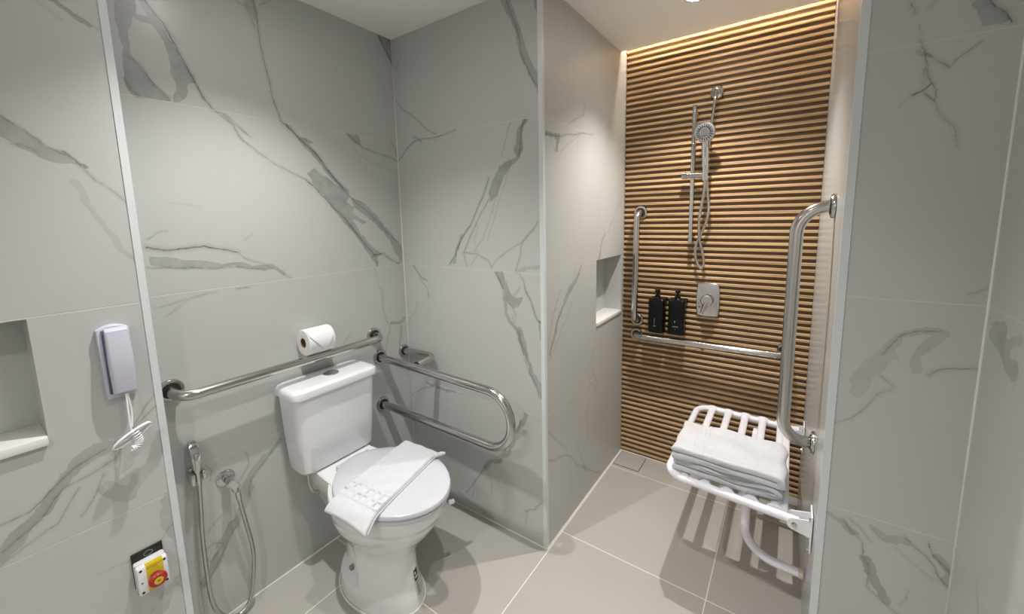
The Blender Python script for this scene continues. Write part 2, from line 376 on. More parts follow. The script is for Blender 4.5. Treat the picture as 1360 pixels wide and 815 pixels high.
def prism(bm, outline, z0, z1, M, bev=0):
    """outline in local xy extruded z0..z1, edge softened, placed by M"""
    cx = sum(p[0] for p in outline)/len(outline); cy = sum(p[1] for p in outline)/len(outline)
    def ring(s, z): return [M @ Vector((cx+(x-cx)*s[0], cy+(y-cy)*s[1], z)) for x, y in outline]
    hx = max(abs(p[0]-cx) for p in outline); hy = max(abs(p[1]-cy) for p in outline)
    if not bev: return loft(bm, [ring((1, 1), z0), ring((1, 1), z1)])
    rs = [ring((1, 1), z0), ring((1, 1), z1-bev)]
    for k in range(1, 5):
        a = PI/2*k/4
        d = bev*(1-math.cos(a)); rs.append(ring((1-d/hx, 1-d/hy), z1-bev+bev*math.sin(a)))
    return loft(bm, rs)
VEINS = {
 'T': [
  ('l',5,60,[-591,2172,-588,2075,-579,1990,-567,1901,-543,1814]),
  ('l',6,85,[-544,1809,-493,1768,-440,1719,-394,1672,-348,1609,-298,1556]),
  ('l',4,50,[-524,1802,-483,1753,-425,1744]),
  ('l',4,60,[-298,1556,-244,1506,-171,1453,-95,1368,-20,1306]),
  ('l',4,60,[-801,1881,-783,1830,-757,1803,-705,1765,-686,1723,-638,1678,-591,1646,-529,1619,-463,1595]),
  ('l',4,50,[-736,1798,-696,1761,-648,1728]),
  ('l',5,90,[-463,1595,-418,1551,-359,1485,-295,1415,-228,1332,-170,1266,-128,1266]),
  ('l',4,70,[-128,1270,-80,1229,-32,1209,-8,1260]),
  ('b',14,60,[-162,1259,-161,1216]),
  ('l',5,80,[-899,2085,-865,2035,-835,1968,-813,1907,-797,1871,-776,1825,-758,1803]),
  ('l',4,60,[-970,1844,-957,1815,-942,1803]),
  ('l',4,50,[-955,1910,-932,1896,-911,1854,-870,1814]),
  ('l',3.5,60,[-758,1803,-721,1792,-678,1755,-648,1728]),
  ('l',3.5,50,[-701,1758,-671,1711,-639,1679]),
  ('l',6,80,[-972,1354,-918,1338,-880,1340,-832,1347,-774,1335,-730,1323]),
  ('l',3.5,50,[-730,1323,-704,1293,-628,1254,-556,1203]),
  ('b',14,50,[-779,1276,-717,1264,-628,1248,-588,1224]),
  ('l',3.5,60,[-978,1295,-901,1283,-815,1270,-744,1272,-649,1247]),
  ('l',3,50,[-967,1379,-941,1398,-919,1401]),
  ('l',2.5,35,[-906,1492,-865,1488,-828,1482]),
  ('l',2.5,35,[-707,1365,-679,1383]),
  ('l',3,40,[-976,1163,-920,1173,-848,1186,-806,1188]),
  ('l',3,30,[-951,1134,-890,1173,-832,1185]),
  ('l',4,50,[-747,1191,-707,1194]),
  ('l',4,70,[-263,1802,-230,1772,-194,1751,-101,1736,9,1711]),
  ('l',4,60,[-37,1803,-16,1774,0,1713]),
  ('l',3,30,[-264,1792,-226,1728,-153,1690,-4,1656]),
  ('l',6,70,[-75,2274,-47,2234,-18,2193,1,2147]),
  ('l',5,70,[-48,2284,-18,2268,7,2255]),
  ('l',5,60,[-600,2206,-595,2183,-587,2166]),
  ('l',4,50,[-181,1256,-120,1273,-76,1234,-38,1205,-16,1221,-6,1281]),
  ('l',3.5,50,[-137,1097,-142,1018,-129,949,-110,891,-130,828,-146,771]),
  ('b',16,50,[-100,912,-52,898,-16,921]),
  ('b',14,35,[-36,880,-45,819,-43,733]),
  ('l',3,40,[-175,1203,-150,1100,-137,1003]),
  ('l',3,35,[-364,887,-337,907,-316,927]),
  ('l',4,50,[172,848,142,727,103,478,39,330]),
  ('b',20,40,[128,688,71,490,20,360]),
  ('b',26,35,[-673,564,-722,523,-761,489,-790,424]),
  ('l',4,45,[-669,562,-732,501,-771,467,-788,404]),
  ('l',3.5,45,[-802,490,-769,530,-775,579]),
  ('b',30,45,[-828,338,-872,296,-898,244,-945,174]),
  ('l',4,50,[-937,287,-906,299,-877,282]),
  ('l',3.5,50,[-938,275,-919,234,-896,260,-877,278]),
  ('l',4,50,[-946,166,-909,198,-892,230,-833,323]),
  ('l',3,40,[-921,350,-891,381,-869,393]),
  ('l',4,45,[-903,596,-886,565,-896,532]),
  ('b',22,35,[-778,434,-815,366,-833,323]),
  ('p',0,62,[-969,2057,-926,2074,-925,2053,-935,2016,-951,1970,-953,1924,-930,1890,-913,1858,-890,1831,-861,1802,-906,1803,-952,1799,-967,1823,-972,1847,-968,1939,-970,1998]),
  ('p',0,55,[-918,2078,-901,2084,-868,2035,-843,1980,-824,1936,-799,1898,-796,1880,-819,1874,-824,1828,-843,1803,-859,1802,-850,1852,-856,1916,-867,1983,-888,2021,-928,2021,-928,2033,-900,2040]),
  ('p',0,62,[-455,1616,-427,1636,-374,1607,-311,1564,-269,1534,-298,1509,-260,1486,-269,1461,-203,1419,-214,1409,-277,1437,-252,1403,-236,1369,-192,1316,-134,1268,-158,1226,-196,1264,-239,1327,-298,1404,-353,1469,-404,1545,-440,1580]),
  ('p',0,60,[-278,1534,-206,1506,-132,1435,-63,1353,-11,1295,-16,1221,-37,1251,-76,1327,-145,1401,-210,1453,-255,1482,-265,1510]),
  ('p',0,60,[-521,1798,-501,1787,-468,1758,-425,1743,-448,1739,-406,1701,-385,1666,-341,1609,-268,1542,-311,1564,-373,1622,-416,1678,-451,1710,-484,1748]),
  ('p',0,50,[-971,1325,-917,1314,-860,1307,-800,1288,-768,1277,-802,1268,-863,1277,-911,1280,-972,1297]),
  ('p',0,60,[-270,1803,-210,1805,-204,1762,-232,1770]),
  ('p',0,60,[-77,2279,5,2279,2,2145,-23,2180,-51,2228]),
  ('p',0,45,[-631,2193,-594,2208,-585,2181,-598,2136,-613,2158]),
  ('l',3.5,50,[-662,2187,-629,2176,-609,2148,-600,2114]),
  ('l',3,50,[-580,2199,-547,2221,-533,2239]),
 ],
 'B': [
  ('p',0,60,[590,1198,629,1199,639,1163,652,1129,675,1097,702,1092,729,1100,715,1068,698,1054,680,1044,660,1062,643,1083,630,1110,614,1149]),
  ('p',0,65,[744,1801,766,1797,735,1749,741,1693,723,1653,683,1628,635,1573,604,1515,574,1494,562,1532,587,1576,627,1633,683,1654,716,1661,703,1697,713,1752]),
  ('p',0,60,[653,2253,699,2239,723,2168,750,2083,786,1996,822,1936,822,1887,785,1937,737,2033,714,2131,681,2192]),
  ('l',3.5,75,[14,1990,63,1943,138,1895,208,1835,271,1809]),
  ('l',4,75,[2,1710,61,1760,130,1795,254,1796,393,1804]),
  ('b',12,50,[118,1805,167,1782]),
  ('l',4,50,[21,2132,43,2161,63,2181]),
  ('l',3,30,[168,2282,169,2259]),
  ('l',4,70,[679,2245,698,2201,722,2142,738,2073]),
  ('l',4,60,[721,2103,748,2017,785,1944,817,1879]),
  ('b',16,60,[806,2207,819,2166]),
  ('l',4,80,[757,1799,736,1770,729,1708,723,1660]),
  ('l',3,50,[684,1798,658,1731,636,1669]),
  ('l',4,90,[572,1593,536,1526,503,1473,457,1394,387,1312,324,1216]),
  ('l',3.5,70,[569,1509,511,1433,455,1346,412,1270,427,1213]),
  ('l',3,40,[615,1530,583,1455,528,1346,473,1281]),
  ('l',3,35,[683,1642,634,1529,592,1424,548,1331]),
  ('l',3,40,[499,1394,475,1330,494,1265,449,1214]),
  ('b',14,50,[411,1345,374,1278,348,1222]),
  ('l',4,60,[408,1279,494,1265,551,1243,570,1212]),
  ('l',3.5,50,[570,1217,616,1262,730,1326,810,1406]),
  ('l',3,60,[804,1392,757,1348,729,1318,713,1242,696,1208]),
  ('b',14,30,[696,1208,763,1215,807,1229]),
  ('l',4.5,80,[72,1201,106,1164,123,1146,163,1128]),
  ('l',3.5,60,[110,1158,131,1119,162,1089,168,1043]),
  ('l',3,40,[91,1015,60,956,20,920,11,873]),
  ('l',5,90,[590,1196,614,1152,624,1127]),
  ('l',3.5,60,[623,1104,650,1066,680,1044,692,1020,693,994]),
  ('l',3,50,[685,1098,703,1123,716,1146]),
  ('l',3.5,60,[712,1198,727,1169,739,1131]),
  ('l',4.5,85,[739,1131,761,1092,779,1047,795,1016,817,999]),
  ('b',14,50,[810,1001,816,952]),
  ('b',14,50,[629,1087,645,1026,665,982,692,951]),
  ('l',3.5,60,[673,1017,692,974,709,947,717,897,743,850]),
  ('b',14,50,[702,958,725,916,737,854]),
  ('b',16,60,[695,943,723,875,759,795,806,708]),
  ('l',3.5,60,[700,951,719,874,751,786,787,736]),
  ('b',20,50,[763,782,803,747,806,697]),
  ('l',4,50,[5,501,68,541,121,574,225,592]),
  ('b',12,50,[122,592,145,580,241,594,316,591]),
  ('l',3,35,[316,591,456,592]),
  ('b',22,50,[729,588,711,539,692,487]),
  ('b',18,45,[727,498,667,427,610,366]),
  ('l',4,60,[705,553,687,496,643,430,590,332,557,299]),
  ('l',4,60,[643,425,591,360,511,277,453,199,370,87]),
  ('b',18,45,[591,338,538,309,497,260]),
  ('l',3,40,[553,347,511,294,423,153,406,75]),
  ('l',3,40,[516,233,534,195,525,124]),
  ('l',3.5,60,[722,131,743,149,773,164,799,204]),
  ('l',3,50,[732,138,725,87,716,50]),
  ('b',16,30,[317,63,446,33,555,22]),
 ],
 'R': [
  ('p',0,60,[1927,1872,1955,1864,1964,1847,1976,1835,1985,1814,1945,1816,1936,1839]),
  ('l',4,70,[1851,1810,1857,1787,1862,1757,1865,1731,1873,1715]),
  ('l',3,50,[1856,1787,1860,1761,1859,1736,1859,1712]),
  ('b',8,40,[1857,1787,1866,1774]),
  ('l',3.5,65,[1853,1795,1866,1776,1878,1761,1898,1741]),
  ('l',3,50,[1898,1741,1912,1758,1926,1770,1944,1785]),
  ('l',4,75,[1875,1714,1867,1705,1858,1697,1842,1687]),
  ('l',2.5,30,[1842,1687,1829,1675,1821,1663]),
  ('l',4.5,75,[1858,1696,1871,1682,1883,1669]),
  ('l',3.5,65,[1875,1714,1883,1695,1885,1672]),
  ('l',3.5,50,[1885,1667,1896,1638,1908,1621,1918,1605,1924,1588]),
  ('l',4,90,[1952,1865,1964,1847,1976,1835,1985,1814]),
  ('l',4,70,[1826,1892,1833,1879,1834,1870]),
  ('l',3,40,[1847,1840,1849,1821]),
  ('l',3,35,[1868,1890,1860,1875,1854,1870]),
  ('l',3,40,[1922,1588,1929,1563]),
  ('l',3.5,50,[1840,1057,1853,1088,1864,1105,1879,1118,1899,1125,1939,1133]),
  ('b',18,25,[1842,1071,1864,1109,1910,1129,1945,1130,1919,1093,1898,1064,1901,1030]),
  ('l',3.5,45,[1837,1006,1851,993,1866,981]),
  ('l',4,55,[1927,1019,1936,1028,1947,1036,1979,1045,2001,1049,2019,1052]),
  ('l',3,40,[1973,1227,1984,1231,1997,1238,2016,1247]),
  ('b',30,20,[1795,946,1808,1002,1843,1054]),
  ('l',4,40,[1748,832,1789,865,1817,913,1836,952,1864,970]),
  ('b',14,35,[1762,577,1794,562,1818,540]),
  ('l',4,50,[1794,570,1811,542,1834,526,1841,481,1852,459]),
  ('l',3.5,45,[1806,577,1828,561,1853,532]),
  ('b',20,55,[1849,474,1859,441,1879,420,1904,380]),
  ('l',4,50,[1854,466,1859,425,1857,396,1890,371,1920,351]),
  ('b',18,35,[1857,572,1876,557,1903,575,1920,575]),
  ('l',4.5,60,[1916,576,1938,558,1958,546,1977,520,1988,496,2015,473]),
  ('l',4.5,65,[1959,579,1974,549,1998,526,2015,503]),
  ('b',18,40,[1984,549,2006,506,1995,490]),
  ('l',3,35,[1902,538,1924,518,1949,500,1983,483]),
  ('l',3,35,[1938,431,1933,402,1921,384]),
 ],
 'P': [
  ('p',0,50,[-1246,1697,-1216,1683,-1186,1654,-1154,1623,-1119,1606,-1099,1578,-1121,1583,-1158,1591,-1191,1609,-1222,1635,-1251,1655]),
  ('l',3.5,55,[-1217,1680,-1186,1654,-1155,1620,-1119,1604,-1099,1578,-1072,1541,-1039,1511,-1010,1474]),
  ('b',8,70,[-1128,1610,-1099,1578]),
  ('l',3.5,45,[-1208,1616,-1191,1615,-1173,1605]),
  ('b',14,20,[-1113,1538,-1086,1471,-1040,1357,-1017,1318]),
  ('b',10,45,[-1108,1974,-1079,1960,-1048,1943]),
  ('l',3,45,[-1099,1978,-1066,1958,-1022,1929]),
  ('l',3,30,[-1127,1967,-1088,1934]),
  ('b',26,45,[-1339,630,-1299,677,-1259,711,-1212,779]),
  ('l',5,50,[-1330,709,-1283,712,-1235,754,-1198,787,-1135,808]),
  ('l',5,40,[-1332,640,-1268,681,-1223,742,-1167,752,-1120,772,-1012,944]),
  ('l',4,40,[-1342,606,-1305,629,-1239,656,-1198,727]),
  ('b',30,40,[-1212,779,-1168,803,-1124,802]),
  ('l',4,40,[-1126,786,-1073,840,-1017,892]),
  ('l',4,40,[-1203,647,-1175,679,-1146,741]),
  ('b',30,30,[-1151,698,-1110,649,-1051,735,-1014,801]),
  ('b',26,30,[-1032,588,-1025,520,-999,369]),
  ('l',3,40,[-1063,464,-1012,511,-1009,586]),
  ('b',30,30,[-1077,249,-1044,299,-1004,319]),
  ('l',3.5,50,[-1035,298,-1015,261,-993,283]),
  ('l',3,30,[-1186,459,-1154,460,-1115,454]),
 ],
 'S': [
  ('l',4,50,[365,1913,363,1872,252,1831]),
  ('b',18,60,[21,1740,76,1743,125,1743,114,1695]),
  ('l',4,70,[21,1743,125,1745,230,1771,346,1792,465,1801]),
  ('l',3,45,[57,1737,85,1705,104,1670]),
  ('l',3,45,[144,1685,229,1734,310,1781,298,1713]),
  ('l',3,40,[171,2249,199,2219,193,2170]),
  ('l',3,35,[362,1919,377,1892,215,1816]),
  ('l',3,50,[837,1503,732,1412,650,1338]),
  ('b',14,50,[618,1340,587,1292,537,1211]),
  ('l',3,30,[518,1473,555,1402,602,1353]),
  ('b',14,40,[335,1196,286,1152,215,1103,176,1061]),
  ('l',3,35,[286,1191,250,1130,159,1065]),
  ('b',14,55,[314,1176,188,1058,92,979,40,864]),
  ('l',3,55,[140,1116,61,1002,35,929,21,837]),
  ('l',3,40,[245,1048,138,935,39,832]),
  ('l',3.5,50,[446,624,433,600,502,545,523,495]),
  ('l',3,40,[421,505,395,434,422,326,358,275,327,232]),
  ('l',3,40,[296,347,332,265,384,165]),
  ('l',3,50,[23,533,70,481,129,425,181,366,186,340]),
  ('l',4,60,[21,407,68,378,170,345,237,302,284,244,384,159,509,72,600,14]),
  ('b',16,35,[358,197,397,151]),
  ('l',3,40,[786,2153,711,2169,679,2196]),
  ('l',3,40,[636,297,559,501,434,707,497,767]),
 ],
 'X': [
  ('b',30,45,[-52,1160,-91,1170]),
  ('b',34,50,[-48,1146,-91,1134,-113,1104,-154,1096]),
  ('b',20,30,[-104,1130,-168,1165]),
  ('b',10,30,[-136,604,-159,554]),
 ],
}

# ------------------------------------------------------------ the room
H = 2.276
XS, YW, XR0, XR1 = .83, .90, 1.739, 1.7245      # shower: left wall, slat wall, right wall front / back
XP, YP, XF, YB = .088, -1.007, 2.01, -2.65
def seg_field(U, V, items):
    """distance ratio and strength to the nearest vein at the grid points"""
    D = np.full(U.shape, 6.0); S = np.zeros(U.shape)
    for wd, st, pts in items:
        q = np.array(pts, float).reshape(-1, 2)/1000
        # resample with a jagged wander so that veins break up like stone
        for a, b in zip(q, q[1:]):
            ab = b-a; L2 = float(ab @ ab)+1e-12
            m = (U > min(a[0], b[0])-.12) & (U < max(a[0], b[0])+.12) & (V > min(a[1], b[1])-.12) & (V < max(a[1], b[1])+.12)
            if not m.any(): continue
            u, v = U[m], V[m]
            t = np.clip(((u-a[0])*ab[0]+(v-a[1])*ab[1])/L2, 0, 1)
            d = np.hypot(u-a[0]-t*ab[0], v-a[1]-t*ab[1])/(wd/1000)
            dm, sm = D[m], S[m]
            w = d < dm
            dm[w] = d[w]; sm[w] = min(1, st*1.1/100); D[m] = dm; S[m] = sm
    return np.minimum(D, 6), S

def poly_field(U, V, D, S, polys):
    """filled patches: ratio is 1 on the outline and falls below it inside (12 mm scale)"""
    for st, pts in polys:
        q = np.array(pts, float).reshape(-1, 2)/1000
        m = (U > q[:, 0].min()-.06) & (U < q[:, 0].max()+.06) & (V > q[:, 1].min()-.06) & (V < q[:, 1].max()+.06)
        u, v = U[m], V[m]; d = np.full(u.shape, 9.0); ins = np.zeros(u.shape, bool)
        for a, b in zip(q, np.roll(q, -1, 0)):
            ab = b-a; t = np.clip(((u-a[0])*ab[0]+(v-a[1])*ab[1])/(float(ab @ ab)+1e-12), 0, 1)
            d = np.minimum(d, np.hypot(u-a[0]-t*ab[0], v-a[1]-t*ab[1]))
            c = (a[1] > v) != (b[1] > v)
            with np.errstate(divide='ignore', invalid='ignore'):
                ins ^= c & (u < (b[0]-a[0])*(v-a[1])/(b[1]-a[1])+a[0])
        f = np.clip(.86+np.where(ins, -d, d)/.014, 0, 6)
        dm, sm = D[m], S[m]; w = f < dm; dm[w] = f[w]; sm[w] = st/100; D[m] = dm; S[m] = sm
    return D, S

def wander(U, V, seed, amp):
    r = np.random.RandomState(seed); du = np.zeros(U.shape); dv = np.zeros(U.shape)
    for k in range(10):
        f = 18*1.45**k; a = amp/(1.28**k)
        p = r.uniform(0, 6.28, 4); th = r.uniform(0, 6.28)
        c, s = math.cos(th), math.sin(th)
        du += a*np.sin(f*(U*c+V*s)+p[0])*np.cos(.7*f*(V*c-U*s)+p[1]); dv += a*np.sin(f*(V*c-U*s)+p[2])*np.cos(.8*f*(U*c+V*s)+p[3])
    return U+du, V+dv

def axis_coords(a, b, step, extra=()):
    xs = list(np.linspace(a, b, max(2, int(round((b-a)/step))+1)))
    for e in extra:
        i = min(range(len(xs)), key=lambda k: abs(xs[k]-e))
        if 0 < i < len(xs)-1: xs[i] = e
    return np.array(xs)

def tile_wall(name, pos, u0, u1, z0, z1, key, step=.003, hole=None, flip=False, extra_faces=None, mat=None):
    """pos(u) -> (x, y) ; a tiled wall surface standing at its real place, with an optional niche cut in"""
    us = axis_coords(u0, u1, step, hole[:2] if hole else ()); zs = axis_coords(z0, z1, step, hole[2:4] if hole else ())
    nu, nz = len(us), len(zs)
    U, Z = np.meshgrid(us, zs)
    xy = np.array([pos(u) for u in us])
    co = np.empty((nz, nu, 3)); co[:, :, 0] = xy[:, 0]; co[:, :, 1] = xy[:, 1]; co[:, :, 2] = Z
    idx = np.arange(nu*nz).reshape(nz, nu)
    q = np.stack([idx[:-1, :-1], idx[:-1, 1:], idx[1:, 1:], idx[1:, :-1]], -1).reshape(-1, 4)
    if hole:
        uc = ((us[:-1]+us[1:])/2)[None, :].repeat(nz-1, 0).ravel(); zc = ((zs[:-1]+zs[1:])/2)[:, None].repeat(nu-1, 1).ravel()
        q = q[~((uc > hole[0]) & (uc < hole[1]) & (zc > hole[2]) & (zc < hole[3]))]
    if flip: q = q[:, ::-1]
    verts = co.reshape(-1, 3)
    L = VEINS.get(key, [])
    Uw, Zw = wander(U, Z, 3, .0024)
    ld, ls = seg_field(Uw, Zw, [(w*.6, s, p) for k, w, s, p in L if k == 'l'])
    Uc, Zc = wander(U, Z, 9, .006)
    cd, cs = seg_field(Uc, Zc, [(w*.62, s*1.0, p) for k, w, s, p in L if k == 'b'])
    Up, Zp = wander(U, Z, 11, .002)
    cd, cs = poly_field(Up, Zp, cd, cs, [(s, p) for k, w, s, p in L if k == 'p'])
    attrs = {'vein_line': ld, 'vein_line_strength': ls, 'vein_cloud': cd, 'vein_cloud_strength': cs}
    extra_v, extra_q = [], []
    base = len(verts)
    for quad in (extra_faces or []):
        extra_q.append([base+len(extra_v)+i for i in range(4)]); extra_v += quad
    if extra_v: verts = np.vstack([verts, np.array(extra_v)]); q = np.vstack([q, np.array(extra_q)])
    me = bpy.data.meshes.new(name)
    me.vertices.add(len(verts)); me.vertices.foreach_set('co', verts.astype(np.float32).ravel())
    me.loops.add(q.size); me.loops.foreach_set('vertex_index', q.astype(np.int32).ravel())
    me.polygons.add(len(q)); me.polygons.foreach_set('loop_start', np.arange(0, q.size, 4, dtype=np.int32))
    me.update(calc_edges=True); me.validate()
    for k, arr in attrs.items():
        a = me.attributes.new(k, 'FLOAT', 'POINT')
        full = np.full(len(verts), 4.0 if not k.endswith('strength') else 0.0); full[:base] = arr.ravel()
        a.data.foreach_set('value', full.astype(np.float32))
    return struct(link(name, me, mat or MARBLE, smooth=False))

def niche_faces(plane, n, a0, a1, z0, z1, depth):
    """five inner faces of a niche; plane coordinate n along x, opening spans y a0..a1"""
    i = n-depth
    p = lambda x, y, z: (x, y, z)
    return [[p(i, a0, z0), p(i, a1, z0), p(i, a1, z1), p(i, a0, z1)],
            [p(n, a0, z0), p(i, a0, z0), p(i, a0, z1), p(n, a0, z1)],
            [p(n, a1, z0), p(n, a1, z1), p(i, a1, z1), p(i, a1, z0)],
            [p(n, a0, z0), p(n, a1, z0), p(i, a1, z0), p(i, a0, z0)],
            [p(n, a0, z1), p(i, a0, z1), p(i, a1, z1), p(n, a1, z1)]]

tile_wall('wall_left', lambda u: (0, u), YP, 0, 0, H, 'T')
tile_wall('wall_back', lambda u: (u, 0), 0, XS, 0, H, 'B')
tile_wall('wall_shower_left', lambda u: (XS, u), 0, YW+.012, 0, 2.42, 'S', hole=(.511, .862, .885, 1.207),
          extra_faces=niche_faces('x', XS, .511, .862, .885, 1.207, .10))
NP = (-1.80, -1.233, .893, 1.198)
tile_wall('wall_left_front', lambda u: (XP, u), -1.85, YP, 0, H, 'P', hole=NP,
          extra_faces=niche_faces('x', XP, *NP, .12)+[[(XP, YP, 0), (0, YP, 0), (0, YP, H), (XP, YP, H)]])
tile_wall('wall_left_rear', lambda u: (XP, u), YB, -1.85, 0, H, '-', step=.1, mat=PAINT)
def right_xy(y): return (XR0+(XR1-XR0)*y/YW, y)
tile_wall('wall_shower_right', right_xy, 0, YW+.012, 0, 2.42, '-', step=.05, flip=True)
tile_wall('wall_right_front', lambda u: (u, 0), XR0, XF, 0, H, 'R', step=.003)
tile_wall('wall_right', lambda u: (XF, u), YB, 0, 0, H, 'X', step=.006)
tile_wall('wall_front', lambda u: (u, YB), XP, XF, 0, H, '-', step=.1, mat=PAINT)

bm = bmesh.new(); box(bm, -.02, XF+.02, YB, YW+.05, -.05, 0)
struct(obj('floor', bm, FLOOR, smooth=False))
# ceiling slab stopping short of the slat wall: the slot above holds the light strip
bm = bmesh.new(); box(bm, -.02, XF+.02, YB, .812, H, H+.14)
struct(obj('ceiling', bm, PAINT, smooth=False))
bm = bmesh.new(); box(bm, XS, XR0, .80, YW+.06, H+.14, H+.18)
struct(obj('ceiling_cove', bm, PAINT, smooth=False))

# slat wall
bm = bmesh.new(); pitch = .030
x0, x1 = XS+.002, XR1-.001
box(bm, x0, x1, YW+.004, YW+.05, 0, 2.42)
gf = len(bm.faces)
n = int(2.42/pitch)
for k in range(n+1):
    z = .010+k*pitch
    if z+.017 > 2.42: break
    # rounded face slat, 17 mm tall, 10 mm proud of the groove
    prof = [(YW+.006, z), (YW-.005, z+.0008), (YW-.007, z+.0022), (YW-.007, z+.0122), (YW-.0045, z+.0142), (YW+.006, z+.0150)]
    A = [bm.verts.new((x0, y, zz)) for y, zz in prof]; B = [bm.verts.new((x1, y, zz)) for y, zz in prof]
    for i in range(len(prof)-1): f = bm.faces.new((A[i], B[i], B[i+1], A[i+1])); f.material_index = 1
    f = bm.faces.new(A); f.material_index = 1; f = bm.faces.new(B[::-1]); f.material_index = 1
struct(obj('wall_shower_back', bm, [GROOVE, WOOD], smooth=False))

# edge trims on the outside corners
def corner_trim(name, x, y, dx, dy, z1=H-.001, w=.014, t=.0025):
    """L profile wrapping the outside corner at (x, y); legs run dx along x and dy along y"""
    bm = bmesh.new()
    ox, oy = -dx*t, -dy*t
    pts = [(x+ox, y+oy), (x+dx*w, y+oy), (x+dx*w, y+.0003*dy), (x+.0003*dx, y+.0003*dy), (x+.0003*dx, y+dy*w), (x+ox, y+dy*w)]
    loft(bm, [[(px, py, .001) for px, py in pts], [(px, py, z1) for px, py in pts]])
    return struct(obj(name, bm, TRIMM, smooth=False))
corner_trim('trim_1', XP, YP, -1, -1, w=.015)
corner_trim('trim_2', XS, 0, -1, 1, w=.015)
corner_trim('trim_3', XR0, 0, 1, 1, w=.016)

# white sealant beads along the floor
def bead(name, path, r=.0045):
    bm = bmesh.new(); tube(bm, path, r, 8); return struct(obj(name, bm, CAULK))
bead('trim_4', [(.002, YP, .001), (.002, -.002, .001), (XS-.001, -.002, .001)], .0035)
bead('trim_5', [(XS+.003, -.002, .001), (XS+.003, YW-.008, .001), (XR1, YW-.008, .001)], .004)
# vertical sealant in the tiled corners
bead('trim_6', [(.001, -.001, 0), (.001, -.001, H)], .0022)
bead('trim_7', [(XF-.001, -.001, 0), (XF-.001, -.001, H)], .003)
bead('trim_8', [(.001, YP, H-.001), (.001, -.001, H-.001), (XS, -.001, H-.001)], .003)
bead('trim_9', [(XS+.001, 0, H-.001), (XS+.001, .81, H-.001)], .003)
# niche sills
bm = bmesh.new(); box(bm, XP-.12, XP+.012, -1.80, -1.234, .872, .894, .002); struct(obj('trim_10', bm, SILL))
bm = bmesh.new(); box(bm, XS-.10, XS+.006, .512, .861, .868, .887, .002); struct(obj('trim_11', bm, SILL))

# light strip hidden in the cove
t = thing('cove_light_strip', 'warm light strip hidden in the slot above the slatted wall', 'light strip', (1.28, .85, 2.39))
bm = bmesh.new(); box(bm, XS+.02, XR1-.02, .832, .856, 2.398, 2.412); obj('profile', bm, WHITEP, t)
bm = bmesh.new(); box(bm, XS+.025, XR1-.025, .835, .853, 2.393, 2.398); obj('led_tape', bm, LEDM, t)

def downlight(x, y, power, label, size=108, col=(1, .972, .945)):
    t = thing('ceiling_downlight', label, 'downlight', (x, y, H))
    M = Matrix.Translation((x, y, H))
    bm = bmesh.new(); lathe(bm, [(.034, -.001), (.036, -.006), (.046, -.006), (.050, -.002), (.050, 0)], M, 32); 
    obj('bezel', bm, WHITEP, t)
    bm = bmesh.new(); lathe(bm, [(0, -.0025), (.033, -.0025), (.033, -.0008), (0, -.0008)], M, 32); obj('lens', bm, LAMPM, t)
    L = bpy.data.lights.new('spot_lamp', 'SPOT'); L.energy = power; L.spot_size = math.radians(size); L.spot_blend = 1.0
    L.shadow_soft_size = .014; L.color = col
    o = bpy.data.objects.new('lamp', L); COL.objects.link(o); o.parent = t; o.location = (0, 0, -.03)
    return t
downlight(1.262, .46, 76, 'round recessed downlight in the ceiling over the shower seat', col=(1, .952, .91))
downlight(.49, -.75, 66, 'round recessed downlight in the ceiling over the toilet')
downlight(1.26, -.75, 38, 'round recessed downlight in the ceiling between the toilet and the right wall')
downlight(1.30, -2.20, 52, 'added round fill downlight, out of view at the near end of the ceiling', size=140)  # unseen extra lamp, added to brighten the right wall and the ceiling

# drain cover let into the shower floor
t = thing('drain_cover', 'square tile insert floor drain in the shower corner', 'drain', (.915, .81, 0))
bm = bmesh.new(); box(bm, .842, .992, .735, .883, .0002, .0010); obj('drain_gap', bm, BLACK, t, smooth=False)
bm = bmesh.new(); box(bm, .8445, .9895, .7375, .8805, .0006, .0020); obj('tile_insert', bm, simple('drain_tile', (.44, .42, .385), .42, scale=40), t, smooth=False)

# ------------------------------------------------------------ grab rails
def flange(name, p, nrm, parent, r=.036, t=.010):
    bm = bmesh.new(); M = frame(p, nrm)
    lathe(bm, [(r, 0), (r, t*.55), (r*.93, t), (r*.70, t), (r*.66, t*.7), (0, t*.7)], M, 36)
    o = obj(name, bm, STEEL, parent)
    bm = bmesh.new(); lathe(bm, [(r*.665, t*.7), (r*.66, t*1.25), (r*.52, t*1.35), (0, t*1.35)], M, 30)
    obj('collar', bm, BLACK, o)
    return o

def rail(name, label, cat, loc, path, rad, ends, r=.017, group=None, fr=.036):
    t = thing(name, label, cat, loc, group)
    bm = bmesh.new(); tube(bm, fillet(path, rad, 10), r, 24); obj('tube', bm, STEEL, t)
    for p, n in ends: flange('flange', p, n, t, fr)
    return t

rail('grab_rail', 'long horizontal steel grab rail behind the toilet cistern with the paper roll on it', 'grab rail', (0, -.58, .88),
     [(.002, -.965, .893), (.078, -.965, .882), (.078, -.205, .882), (.002, -.205, .882)], .05, [((0, -.965, .893), (1, 0, 0)), ((0, -.205, .882), (1, 0, 0))], .0165)
rail('grab_rail', 'U-shaped steel grab rail reaching out from the wall beside the toilet', 'grab rail', (0, -.18, .64),
     [(.002, -.18, .766), (.785, -.18, .752), (.785, -.18, .520), (.002, -.18, .525)], .112, [((0, -.18, .766), (1, 0, 0)), ((0, -.18, .525), (1, 0, 0))], .0175)
t = thing('grab_rail', 'short bent steel rail in the back corner beyond the U-shaped rail', 'grab rail', (0, -.032, .757))
bm = bmesh.new(); tube(bm, fillet([(.002, -.034, .757), (.232, -.034, .768), (.236, -.150, .760)], .05, 10), .0155, 20); obj('tube', bm, STEEL, t)
